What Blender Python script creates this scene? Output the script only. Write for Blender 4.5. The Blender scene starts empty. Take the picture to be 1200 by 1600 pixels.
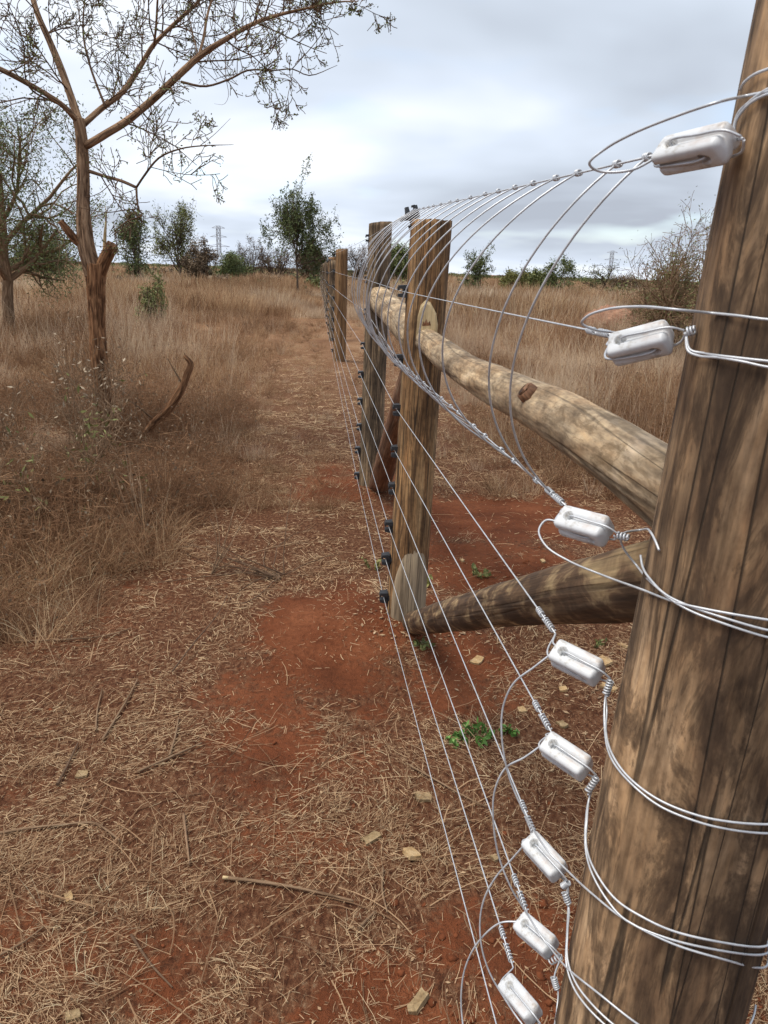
import bpy, math, random
import numpy as np
from mathutils import Vector, Matrix

# ------------------------------------------------------------------ camera
PITCH = math.radians(17.4); ROLL = math.radians(1.9); CAM_H = 1.6; FPX = 1200.0
scene = bpy.context.scene
COL = scene.collection
cam_data = bpy.data.cameras.new("camera")
cam = bpy.data.objects.new("camera", cam_data); COL.objects.link(cam)
cam_data.sensor_fit = 'VERTICAL'; cam_data.sensor_height = 36.0; cam_data.sensor_width = 27.0
cam_data.lens = 36.0 * FPX / 1600.0
cam_data.clip_start = 0.02; cam_data.clip_end = 12000
cam.matrix_world = Matrix.Translation((0, 0, CAM_H)) @ Matrix.Rotation(math.pi / 2 - PITCH, 4, 'X') @ Matrix.Rotation(ROLL, 4, 'Z')
cam_data.dof.use_dof = True; cam_data.dof.focus_distance = 2.6; cam_data.dof.aperture_fstop = 24.0
scene.camera = cam

# ------------------------------------------------------------------ sky, sun, exposure
SUN_EL = math.radians(64); SUN_AZ = math.radians(-105)        # azimuth clockwise from +Y
world = bpy.data.worlds.new("World"); scene.world = world; world.use_nodes = True
def build_world():
    nt = world.node_tree; N = nt.nodes; K = nt.links
    for n in list(N): N.remove(n)
    out = N.new('ShaderNodeOutputWorld'); bg = N.new('ShaderNodeBackground'); bg.inputs[1].default_value = 0.1
    sky = N.new('ShaderNodeTexSky'); sky.sky_type = 'NISHITA'; sky.sun_disc = False
    sky.sun_elevation = SUN_EL; sky.sun_rotation = SUN_AZ; sky.altitude = 600; sky.dust_density = 1.5
    tc = N.new('ShaderNodeTexCoord'); sep = N.new('ShaderNodeSeparateXYZ'); K.new(tc.outputs['Generated'], sep.inputs[0])
    def math_(op, a, b=None):
        m = N.new('ShaderNodeMath'); m.operation = op
        for i, v in enumerate((a, b)):
            if v is None: continue
            if isinstance(v, (int, float)): m.inputs[i].default_value = v
            else: K.new(v, m.inputs[i])
        return m.outputs[0]
    z = math_('ADD', math_('MAXIMUM', sep.outputs[2], 0.0), 0.16)
    cx = math_('DIVIDE', sep.outputs[0], z); cy = math_('DIVIDE', sep.outputs[1], z)
    comb = N.new('ShaderNodeCombineXYZ'); K.new(cx, comb.inputs[0]); K.new(cy, comb.inputs[1])
    def noise(scale, detail, rough, dist, off):
        mp = N.new('ShaderNodeMapping'); mp.inputs['Location'].default_value = off; K.new(comb.outputs[0], mp.inputs[0])
        t = N.new('ShaderNodeTexNoise'); t.inputs['Scale'].default_value = scale; t.inputs['Detail'].default_value = detail
        t.inputs['Roughness'].default_value = rough; t.inputs['Distortion'].default_value = dist
        K.new(mp.outputs[0], t.inputs['Vector']); return t.outputs['Fac']
    def ramp(fac, stops):
        r = N.new('ShaderNodeValToRGB'); el = r.color_ramp.elements
        while len(el) < len(stops): el.new(0.5)
        for e, (p, c) in zip(el, stops): e.position = p; e.color = (*c, 1)
        K.new(fac, r.inputs[0]); return r.outputs[0]
    shade = ramp(noise(0.6, 4, 0.48, 0.2, (3.1, 1.7, 0)), [(0.30, (.40, .44, .51)), (0.42, (.53, .59, .68)), (0.52, (.63, .70, .81)), (0.61, (.79, .84, .92)), (0.72, (.93, .96, 1.0))])
    scale = N.new('ShaderNodeVectorMath'); scale.operation = 'SCALE'; scale.inputs['Scale'].default_value = 4.85; K.new(shade, scale.inputs[0])
    gap = ramp(noise(1.1, 3, 0.5, 0.3, (7.3, 2.2, 0)), [(0.56, (0, 0, 0)), (0.72, (.5, .5, .5))])
    mix = N.new('ShaderNodeMix'); mix.data_type = 'RGBA'
    K.new(gap, mix.inputs[0]); K.new(scale.outputs[0], mix.inputs[6]); K.new(sky.outputs[0], mix.inputs[7])
    K.new(mix.outputs[2], bg.inputs[0]); K.new(bg.outputs[0], out.inputs[0])
build_world()
sun_d = bpy.data.lights.new("sun", 'SUN'); sun_d.energy = 1.5; sun_d.angle = math.radians(32); sun_d.color = (1, .93, .83)
sun = bpy.data.objects.new("sun", sun_d); COL.objects.link(sun)
sdir = Vector((math.sin(SUN_AZ) * math.cos(SUN_EL), math.cos(SUN_AZ) * math.cos(SUN_EL), math.sin(SUN_EL)))
sun.rotation_euler = (-sdir).to_track_quat('-Z', 'Y').to_euler(); sun.location = sdir * 50
scene.view_settings.view_transform = 'Standard'; scene.view_settings.look = 'None'
scene.view_settings.exposure = 1.36; scene.view_settings.gamma = 1.0; scene.view_settings.use_curve_mapping = False

# ------------------------------------------------------------------ survey helpers: photo sightings -> places in the scene
RM = np.array(cam.matrix_world.to_3x3()); CP = np.array([0, 0, CAM_H])
def ray(x, y): return RM @ np.array([(x - 600) / FPX, (800 - y) / FPX, -1.0])
def U(x, y, d): return CP + ray(x, y) * d
def G(x, y, z=0.0):
    v = ray(x, y); return CP + v * ((z - CAM_H) / v[2])
def UY(x, y, Y):
    v = ray(x, y); return CP + v * (Y / v[1])
MIDP = G(632, 985); REARP = G(578, 765); P4 = G(530, 568)
TD = (MIDP - P4) / np.linalg.norm(MIDP - P4)            # along the fence, towards the near post
ND = np.array([TD[1], -TD[0], 0.0])                     # across the fence, to the left
if ND[0] > 0: ND = -ND
ZD = np.array([0, 0, 1.0])
def F(s, off, z): return MIDP + TD * s + ND * off + ZD * z
def fence_plane(x, y, off):
    v = ray(x, y); return CP + v * (((MIDP + ND * off - CP) @ ND) / (v @ ND))
def cross_plane(x, y, s):
    v = ray(x, y); return CP + v * (((MIDP + TD * s - CP) @ TD) / (v @ TD))

# ------------------------------------------------------------------ noise and ground height
def _hash(ix, iy, seed):
    h = (ix.astype(np.int64) * 374761393 + iy.astype(np.int64) * 668265263 + seed * 974711) & 0x7fffffff
    h = ((h ^ (h >> 13)) * 1274126177) & 0x7fffffff
    return ((h ^ (h >> 16)) & 0xffff) / 65535.0
def vnoise(x, y, seed=0):
    x = np.asarray(x, float); y = np.asarray(y, float)
    ix = np.floor(x); iy = np.floor(y); fx = x - ix; fy = y - iy
    fx = fx * fx * (3 - 2 * fx); fy = fy * fy * (3 - 2 * fy)
    a = _hash(ix, iy, seed); b = _hash(ix + 1, iy, seed); c = _hash(ix, iy + 1, seed); d = _hash(ix + 1, iy + 1, seed)
    return (a * (1 - fx) + b * fx) * (1 - fy) + (c * (1 - fx) + d * fx) * fy
def fbm(x, y, seed=0, oct=4):
    v = 0; a = 0.5; x = np.asarray(x, float); y = np.asarray(y, float)
    for i in range(oct): v = v + a * vnoise(x * 2 ** i, y * 2 ** i, seed + i * 17); a *= 0.5
    return v / (1 - 0.5 ** oct)
BARE = []       # bare red earth: (centre x, centre y, radius x, radius y, weight)
for (px, py, hx, hy, w) in [(520, 1010, 120, 85, 1.1), (700, 1040, 120, 60, .9), (640, 985, 90, 45, 1.2), (770, 812, 150, 42, 1.2), (520, 752, 60, 26, .9), (600, 765, 60, 20, .9), (790, 895, 140, 40, 1.1),
                            (470, 1130, 140, 90, .75), (430, 1290, 140, 80, .45), (640, 1575, 330, 45, 1.1), (330, 1545, 150, 40, .8), (780, 1480, 110, 50, 1.0), (230, 1500, 200, 60, .55), (30, 1270, 60, 60, .4),
                            (260, 925, 130, 30, .3), (560, 1180, 60, 60, .5), (850, 1530, 100, 90, 1.0), (60, 1420, 90, 60, .4), (120, 990, 120, 50, .35)]:
    c = G(px, py); ex = G(px + hx, py); ey = G(px, py - hy)
    BARE.append((c[0], c[1], abs(ex[0] - c[0]) + .02, abs(ey[1] - c[1]) + .02, w))
def bare(x, y):
    x = np.asarray(x, float); y = np.asarray(y, float); b = np.zeros(np.broadcast(x, y).shape)
    wx = x + (fbm(x * 3, y * 3, 5) - .5) * .35; wy = y + (fbm(x * 3, y * 3, 9) - .5) * .35
    for cx, cy, rx, ry, w in BARE:
        b = np.maximum(b, w * np.exp(-(((wx - cx) / rx) ** 2 + ((wy - cy) / ry) ** 2) ** 1.3 * .8))
    return np.clip(b + (fbm(x * 2.1, y * 2.1, 31) - .52) * .9 * (b * .6 + .35) - np.clip(fbm(x * 6.5, y * 6.5, 37) - .5, 0, 1) * 1.6, 0, 1)
MOUNDS = [(MIDP[0], MIDP[1], .32, .05), (MIDP[0] - .45, MIDP[1] - .1, .45, .05), (REARP[0], REARP[1], .35, .05), (MIDP[0] + .75, MIDP[1] + .9, .6, .07), (P4[0], P4[1], .4, .06)]
def gz(x, y):
    x = np.asarray(x, float); y = np.asarray(y, float)
    r = np.hypot(x, y)
    z = (fbm(x * .9, y * .9, 2) - .5) * .07 + (fbm(x * 4, y * 4, 3, 3) - .5) * .03
    z = z + (fbm(x * .05, y * .05, 8, 3) - .5) * .6 * np.clip((r - 10) / 40, 0, 1)
    for cx, cy, rr, h in MOUNDS: z = z + h * np.exp(-((x - cx) ** 2 + (y - cy) ** 2) / rr ** 2)
    return z
def gz1(x, y): return float(gz(np.array([x]), np.array([y]))[0])

# ------------------------------------------------------------------ materials
class NT:
    def __init__(s, name):
        s.m = bpy.data.materials.new(name); s.m.use_nodes = True; s.t = s.m.node_tree; s.N = s.t.nodes; s.K = s.t.links
        s.b = s.N['Principled BSDF']
    def link(s, a, b): s.K.new(a, b)
    def coord(s, kind='Object'): return s.N.new('ShaderNodeTexCoord').outputs[kind]
    def attr(s, name, out='Vector'):
        a = s.N.new('ShaderNodeAttribute'); a.attribute_name = name; return a.outputs[out]
    def map(s, v, scale, loc=(0, 0, 0)):
        m = s.N.new('ShaderNodeMapping'); m.inputs['Scale'].default_value = scale; m.inputs['Location'].default_value = loc; s.link(v, m.inputs[0]); return m.outputs[0]
    def noise(s, v, scale=1, detail=4, rough=.55, dist=0):
        t = s.N.new('ShaderNodeTexNoise'); t.inputs['Scale'].default_value = scale; t.inputs['Detail'].default_value = detail; t.inputs['Roughness'].default_value = rough; t.inputs['Distortion'].default_value = dist
        if v is not None: s.link(v, t.inputs['Vector'])
        return t.outputs['Fac']
    def ramp(s, f, stops, interp='LINEAR'):
        r = s.N.new('ShaderNodeValToRGB'); r.color_ramp.interpolation = interp; el = r.color_ramp.elements
        while len(el) < len(stops): el.new(.5)
        for e, (p, c) in zip(el, stops):
            e.position = p; e.color = (*c, 1) if len(c) == 3 else c
        s.link(f, r.inputs[0]); return r.outputs[0]
    def val(s, f, a, b, lo=0., hi=1.):
        r = s.N.new('ShaderNodeMapRange'); r.inputs[1].default_value = a; r.inputs[2].default_value = b; r.inputs[3].default_value = lo; r.inputs[4].default_value = hi; s.link(f, r.inputs[0]); return r.outputs[0]
    def math(s, op, a, b=0.0):
        m = s.N.new('ShaderNodeMath'); m.operation = op
        for i, v in enumerate((a, b)):
            if isinstance(v, (int, float)): m.inputs[i].default_value = v
            else: s.link(v, m.inputs[i])
        return m.outputs[0]
    def mix(s, f, a, b, mode='MIX'):
        m = s.N.new('ShaderNodeMix'); m.data_type = 'RGBA'; m.blend_type = mode
        for i, v in ((0, f), (6, a), (7, b)):
            if isinstance(v, (int, float)): m.inputs[i].default_value = v
            elif isinstance(v, tuple): m.inputs[i].default_value = (*v, 1)
            else: s.link(v, m.inputs[i])
        return m.outputs[2]
    def bump(s, h, strength=.5, dist=.01):
        b = s.N.new('ShaderNodeBump'); b.inputs['Strength'].default_value = strength; b.inputs['Distance'].default_value = dist; s.link(h, b.inputs['Height']); s.link(b.outputs[0], s.b.inputs['Normal'])
    def done(s, col, rough=.8, metal=0., spec=.3):
        if isinstance(col, tuple): s.b.inputs['Base Color'].default_value = (*col, 1)
        else: s.link(col, s.b.inputs['Base Color'])
        if isinstance(rough, (int, float)): s.b.inputs['Roughness'].default_value = rough
        else: s.link(rough, s.b.inputs['Roughness'])
        s.b.inputs['Metallic'].default_value = metal; s.b.inputs['Specular IOR Level'].default_value = spec
        return s.m

def wood_mat(name, stops, blotch=(9, 9, 1.6), grain=.5, crack=.55, off=(0, 0, 0), rough=.8, dark=(.022, .016, .011), bump=.6, fib=(150, 150, 5), stain=None, lum=False):
    n = NT(name); v = n.map(n.attr('wuv'), (1, 1, 1), off)
    col = n.ramp(n.noise(n.map(v, blotch), 1, 4, .62, .6), stops)
    fine = n.noise(n.map(v, fib), 1, 3, .6, .2)
    mid = n.noise(n.map(v, (45, 45, 2.2)), 1, 3, .6, .4)
    col = n.mix(grain, col, n.ramp(fine, [(.36, (.26, .24, .22)), (.5, (.95, .95, .95)), (.66, (1.45, 1.4, 1.3))]), 'MULTIPLY')
    col = n.mix(grain, col, n.ramp(mid, [(.32, (.45, .42, .39)), (.5, (1, 1, 1)), (.68, (1.25, 1.22, 1.15))]), 'MULTIPLY')
    if stain:
        st = n.noise(n.map(v, stain[0], (3, 8, 2)), 1, 6, .74, 1.1)
        col = n.mix(n.ramp(st, [(stain[1], (0, 0, 0)), (stain[1] + .05, (.55, .55, .55)), (stain[1] + .13, (.88, .88, .88))]), col, stain[2])
    if lum:
        col = n.mix(.85, col, n.ramp(n.noise(n.map(v, (6, 6, 2.4), (1, 5, 9)), 1, 4, .65, .8), [(.34, (.36, .32, .29)), (.47, (.9, .9, .9)), (.66, (1.62, 1.56, 1.45))]), 'MULTIPLY')
        col = n.mix(.6, col, n.ramp(n.noise(n.map(v, (70, 70, 45)), 1, 3, .7), [(.32, (.62, .58, .55)), (.5, (1, 1, 1)), (.7, (1.25, 1.22, 1.18))]), 'MULTIPLY')
    cr = n.noise(n.map(v, (26, 26, .55), (4, 2, 1)), 1, 1, .5, .25)
    line = n.ramp(n.math('ABSOLUTE', n.math('SUBTRACT', cr, .5)), [(.0, (1, 1, 1)), (.008, (.8, .8, .8)), (.016, (0, 0, 0))])
    lm = n.math('MULTIPLY', line, crack)
    col = n.mix(lm, col, dark)
    n.bump(n.math('SUBTRACT', n.math('ADD', n.math('MULTIPLY', fine, .5), n.math('MULTIPLY', mid, .6)), n.math('MULTIPLY', lm, 1.6)), bump, .004)
    return n.done(col, rough, 0, .25)

M = {}
M['wood_near'] = wood_mat('weathered stained pole', [(.30, (0.058, 0.035, 0.022)), (.42, (0.135, 0.083, 0.048)), (.52, (0.210, 0.137, 0.080)), (.60, (0.275, 0.183, 0.110)), (.72, (0.375, 0.265, 0.168))], (15, 15, 3.4), .46, .8, (0, 0, 0), stain=((17, 17, 4.5), .485, (.047, .029, .018)), fib=(130, 130, 11), lum=True)
M['wood_mid'] = wood_mat('brown treated pole', [(.30, (0.084, 0.047, 0.022)), (.45, (0.213, 0.118, 0.054)), (.55, (0.269, 0.162, 0.078)), (.70, (0.370, 0.246, 0.129))], (16, 16, 1.6), .6, .8, (3, 1, 2), stain=((34, 34, 2.2), .50, (.060, .034, .018)), lum=True)
M['wood_rear'] = wood_mat('grey weathered pole', [(.30, (0.060, 0.043, 0.029)), (.45, (0.144, 0.102, 0.066)), (.58, (0.222, 0.162, 0.102)), (.72, (0.336, 0.258, 0.168))], (18, 18, 1.8), .6, .7, (6, 3, 5), stain=((34, 34, 2.4), .50, (.038, .028, .019)), lum=True)
M['wood_far'] = wood_mat('orange brown pole', [(.30, (.085, .045, .02)), (.5, (.20, .11, .05)), (.70, (.32, .20, .10))], (10, 10, 1.2), .5, .5, (1, 8, 2))
M['wood_rail'] = wood_mat('pale peeled pole', [(.30, (0.164, 0.106, 0.060)), (.43, (0.278, 0.200, 0.125)), (.55, (0.368, 0.283, 0.186)), (.72, (0.458, 0.368, 0.270))], (15, 15, 6), .42, .5, (5, 5, 5), bump=.5, fib=(140, 140, 22), stain=((26, 26, 10), .545, (.165, .112, .062)), lum=True)
M['wood_brace'] = wood_mat('smeared dark pole', [(.38, (.060, .036, .022)), (.52, (.115, .070, .040)), (.57, (.20, .135, .075)), (.70, (.33, .24, .13))], (16, 16, 9), .4, .3, (2, 7, 1))
M['wood_brace_red'] = wood_mat('red brown pole', [(.3, (0.091, 0.045, 0.026)), (.5, (0.194, 0.098, 0.055)), (.7, (0.292, 0.182, 0.111))], (12, 12, 3), .5, .4, (8, 7, 4))
M['wood_cut'] = wood_mat('fresh cut wood', [(.3, (.36, .25, .12)), (.5, (.50, .38, .21)), (.7, (.60, .48, .29))], (10, 10, 10), .3, .2)
M['chip'] = wood_mat('pale wood chip', [(.3, (0.299, 0.181, 0.078)), (.5, (0.389, 0.261, 0.128)), (.7, (0.449, 0.326, 0.185))], (30, 30, 30), .3, .0)
M['chip_grey'] = wood_mat('dull wood chip', [(.3, (0.173, 0.112, 0.055)), (.5, (0.259, 0.182, 0.095)), (.7, (0.331, 0.245, 0.144))], (30, 30, 30), .3, .0)
M['scrape'] = wood_mat('scraped grey wood', [(.3, (0.187, 0.139, 0.089)), (.5, (0.270, 0.208, 0.139)), (.7, (0.341, 0.267, 0.178))], (22, 22, 4), .5, .5)

def bark_mat(name, a, b, c, ridges=(38, 38, 5), bump=1.0):
    n = NT(name); v = n.attr('wuv')
    r = n.noise(n.map(v, ridges), 1, 5, .6, 1.2); f = n.noise(n.map(v, (90, 90, 40)), 1, 4, .6)
    big = n.noise(n.map(v, (5, 5, 2)), 1, 3, .5)
    col = n.ramp(r, [(.36, a), (.5, b), (.64, c)])
    col = n.mix(.5, col, n.ramp(big, [(.35, (.6, .58, .56)), (.65, (1.3, 1.25, 1.15))]), 'MULTIPLY')
    n.bump(n.math('ADD', r, n.math('MULTIPLY', f, .3)), bump, .015)
    return n.done(col, .9, 0, .15)
M['bark'] = bark_mat('fibrous red bark', (0.065, 0.032, 0.018), (0.218, 0.108, 0.055), (0.421, 0.229, 0.117))
M['bark_upper'] = bark_mat('orange tan bark', (.10, .060, .038), (.27, .17, .105), (.43, .29, .185))
M['twig'] = bark_mat('dark twig bark', (.060, .036, .024), (.12, .075, .048), (.19, .125, .082), bump=.3)
M['twig_grey'] = bark_mat('dry grey twig', (.12, .075, .045), (.21, .135, .083), (.33, .23, .15), bump=.3)
M['bark_far'] = bark_mat('distant bark', (.05, .036, .028), (.09, .065, .048), (.14, .10, .075), bump=.3)

def wire_mat():
    n = NT('galvanised wire'); c = n.coord('Object')
    col = n.ramp(n.noise(n.map(c, (60, 60, 60)), 1, 3, .6), [(.3, (.42, .44, .47)), (.6, (.57, .59, .62))])
    return n.done(col, .42, .35, .5)
M['wire'] = wire_mat()
def ceramic():
    n = NT('glazed white ceramic'); c = n.coord('Object')
    d = n.noise(n.map(c, (40, 40, 40)), 1, 5, .6)
    col = n.ramp(d, [(.34, (.36, .34, .31)), (.43, (.56, .575, .59)), (.7, (.62, .635, .655))])
    dust = n.ramp(n.noise(n.map(c, (26, 26, 26), (3, 1, 4)), 1, 5, .7), [(.52, (0, 0, 0)), (.72, (.55, .55, .55))])
    col = n.mix(dust, col, (.36, .24, .17))
    m = n.done(col, .4, 0, .4); return m
M['ceramic'] = ceramic()
n = NT('black plastic'); M['black'] = n.done(n.ramp(n.noise(n.map(n.coord(), (50, 50, 50))), [(.3, (.010, .011, .013)), (.7, (.022, .024, .028))]), .45, 0, .5)
n = NT('hazed steel pylon'); M['steel'] = n.done(n.ramp(n.noise(n.coord(), .3), [(.3, (.36, .40, .45)), (.7, (.44, .48, .53))]), .6, .2)  # distance haze painted into the colour: steel lightened to pale blue grey

def soil():
    n = NT('red earth with dry litter'); g = n.N.new('ShaderNodeNewGeometry').outputs['Position']
    b = n.attr('bare', 'Fac'); far = n.attr('far', 'Fac')
    fine = n.noise(g, 38, 5, .68); peb = n.noise(g, 190, 2, .6)
    red = n.ramp(n.noise(g, 2.1, 3, .6), [(.3, (.095, .030, .013)), (.5, (.158, .050, .021)), (.7, (.215, .075, .033))])
    red = n.mix(.75, red, n.ramp(fine, [(.3, (.6, .56, .54)), (.5, (1, 1, 1)), (.7, (1.25, 1.28, 1.32))]), 'MULTIPLY')
    duff = n.ramp(n.noise(n.map(g, (60, 34, 40)), 1, 4, .7), [(.30, (.050, .019, .010)), (.46, (.108, .044, .022)), (.58, (.170, .082, .043)), (.74, (.29, .19, .115))])
    duff = n.mix(.6, duff, n.ramp(peb, [(.3, (.55, .5, .5)), (.55, (1, 1, 1)), (.7, (1.4, 1.35, 1.3))]), 'MULTIPLY')
    thr = n.val(n.math('ADD', n.math('MULTIPLY', n.math('SUBTRACT', fine, .5), 1.9), b), .22, .70, 0, 1)
    col = n.mix(thr, duff, red)
    straw = n.ramp(n.noise(n.map(g, (.9, .4, 1)), 1, 6, .7), [(.3, (.14, .068, .035)), (.5, (.23, .125, .066)), (.7, (.32, .195, .11))])
    col = n.mix(far, col, straw)
    n.bump(n.math('ADD', fine, n.math('MULTIPLY', peb, .3)), .9, .03)
    return n.done(col, .95, 0, .1)
M['soil'] = soil()
n = NT('pinkish dug earth'); g = n.N.new('ShaderNodeNewGeometry').outputs['Position']
n.bump(n.noise(g, 9, 6, .65), .8, .08)
M['soil_pale'] = n.done(n.ramp(n.noise(g, 4, 5, .6), [(.3, (.24, .12, .075)), (.6, (.36, .20, .13))]), .95, 0, .1)
n = NT('red clod'); g = n.N.new('ShaderNodeNewGeometry').outputs['Position']
M['clod'] = n.done(n.ramp(n.noise(g, 30, 4, .6), [(.3, (.10, .032, .014)), (.7, (.18, .058, .025))]), .95, 0, .1)

def grass_mat(name, stops, patch=True):
    n = NT(name); bl = n.attr('tone', 'Fac'); rnd = n.N.new('ShaderNodeObjectInfo').outputs['Random']
    g = n.N.new('ShaderNodeNewGeometry').outputs['Position']
    f = n.math('ADD', n.math('MULTIPLY', bl, .62), n.math('MULTIPLY', rnd, .38))
    col = n.ramp(f, stops)
    if patch:
        p = n.noise(n.map(g, (.45, .22, .3)), 1, 4, .6)
        col = n.mix(.8, col, n.ramp(p, [(.33, (.62, .53, .47)), (.5, (1, .97, .94)), (.66, (1.35, 1.34, 1.30))]), 'MULTIPLY')
    m = n.done(col, .85, 0, .15); tr = n.N.new('ShaderNodeBsdfTranslucent'); n.link(col, tr.inputs[0]); mx = n.N.new('ShaderNodeMixShader'); mx.inputs[0].default_value = .42
    n.link(n.b.outputs[0], mx.inputs[1]); n.link(tr.outputs[0], mx.inputs[2]); n.link(mx.outputs[0], n.N['Material Output'].inputs[0])
    return m
M['grass'] = grass_mat('dry grass', [(.0, (0.102, 0.055, 0.031)), (.3, (0.263, 0.151, 0.085)), (.55, (0.430, 0.276, 0.159)), (.8, (0.597, 0.427, 0.258)), (1, (0.661, 0.587, 0.403))])
M['grass_pale'] = grass_mat('bleached grass', [(.0, (0.290, 0.193, 0.126)), (.5, (0.531, 0.398, 0.274)), (1, (0.749, 0.621, 0.456))])
M['litter'] = grass_mat('straw litter', [(.0, (0.074, 0.042, 0.026)), (.25, (0.195, 0.112, 0.063)), (.55, (0.432, 0.275, 0.158)), (.85, (0.700, 0.506, 0.307)), (1, (0.750, 0.728, 0.497))], False)
M['brush'] = grass_mat('dry brushwood', [(.0, (0.085, 0.046, 0.028)), (.4, (0.203, 0.111, 0.062)), (.75, (0.354, 0.208, 0.118)), (1, (0.606, 0.386, 0.220))])
def leaf_mat(name, stops):
    n = NT(name); f = n.math('ADD', n.math('MULTIPLY', n.attr('tone', 'Fac'), .75), n.math('MULTIPLY', n.N.new('ShaderNodeObjectInfo').outputs['Random'], .25))
    m = n.done(n.ramp(f, stops), .6, 0, .3)
    n.b.inputs['Transmission Weight'].default_value = 0
    return m
M['leaf_acacia'] = leaf_mat('grey green acacia leaflets', [(0, (0.074, 0.101, 0.040)), (.6, (0.158, 0.189, 0.064)), (1, (0.317, 0.338, 0.115))])
M['leaf_dark'] = leaf_mat('dark green leaves', [(0, (0.052, 0.073, 0.026)), (.6, (0.107, 0.133, 0.043)), (1, (0.216, 0.227, 0.073))])
M['leaf_mid'] = leaf_mat('olive green leaves', [(0, (0.070, 0.086, 0.029)), (.6, (0.149, 0.164, 0.053)), (1, (0.266, 0.258, 0.093))])
M['leaf_yellow'] = leaf_mat('yellow green leaves', [(0, (0.092, 0.098, 0.029)), (.6, (0.172, 0.172, 0.052)), (1, (0.287, 0.253, 0.088))])
M['leaf_brown'] = leaf_mat('dry brown leaves', [(0, (0.079, 0.057, 0.038)), (.6, (0.172, 0.118, 0.069)), (1, (0.302, 0.216, 0.129))])
M['leaf_weed'] = leaf_mat('fresh green weed', [(0, (0.052, 0.109, 0.021)), (.6, (0.098, 0.208, 0.041)), (1, (0.184, 0.317, 0.083))])
M['shaving'] = leaf_mat('wood shaving', [(0, (.20, .12, .065)), (.6, (.36, .245, .14)), (1, (.52, .39, .25))])
M['leaf_pale'] = leaf_mat('silvery dry leaves', [(0, (.20, .145, .09)), (1, (.46, .37, .26))])

# ------------------------------------------------------------------ mesh helpers
def mesh_from(name, V, Fc, mat=None, wuv=None, tone=None, smooth=True):
    me = bpy.data.meshes.new(name)
    V = np.asarray(V, np.float32).reshape(-1, 3)
    if isinstance(Fc, np.ndarray):
        k = Fc.shape[1]; me.vertices.add(len(V)); me.vertices.foreach_set('co', V.ravel())
        me.loops.add(Fc.size); me.loops.foreach_set('vertex_index', Fc.astype(np.int32).ravel())
        me.polygons.add(len(Fc)); me.polygons.foreach_set('loop_start', np.arange(0, Fc.size, k, dtype=np.int32))
        me.update(calc_edges=True)
    else:
        me.from_pydata(V.tolist(), [], Fc); me.update()
    if smooth: me.polygons.foreach_set('use_smooth', np.ones(len(me.polygons), bool))
    if wuv is not None:
        a = me.attributes.new('wuv', 'FLOAT_VECTOR', 'POINT'); a.data.foreach_set('vector', np.asarray(wuv, np.float32).ravel())
    if tone is not None:
        a = me.attributes.new('tone', 'FLOAT', 'POINT'); a.data.foreach_set('value', np.asarray(tone, np.float32).ravel())
    if mat is not None: me.materials.append(M[mat] if isinstance(mat, str) else mat)
    return me
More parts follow.
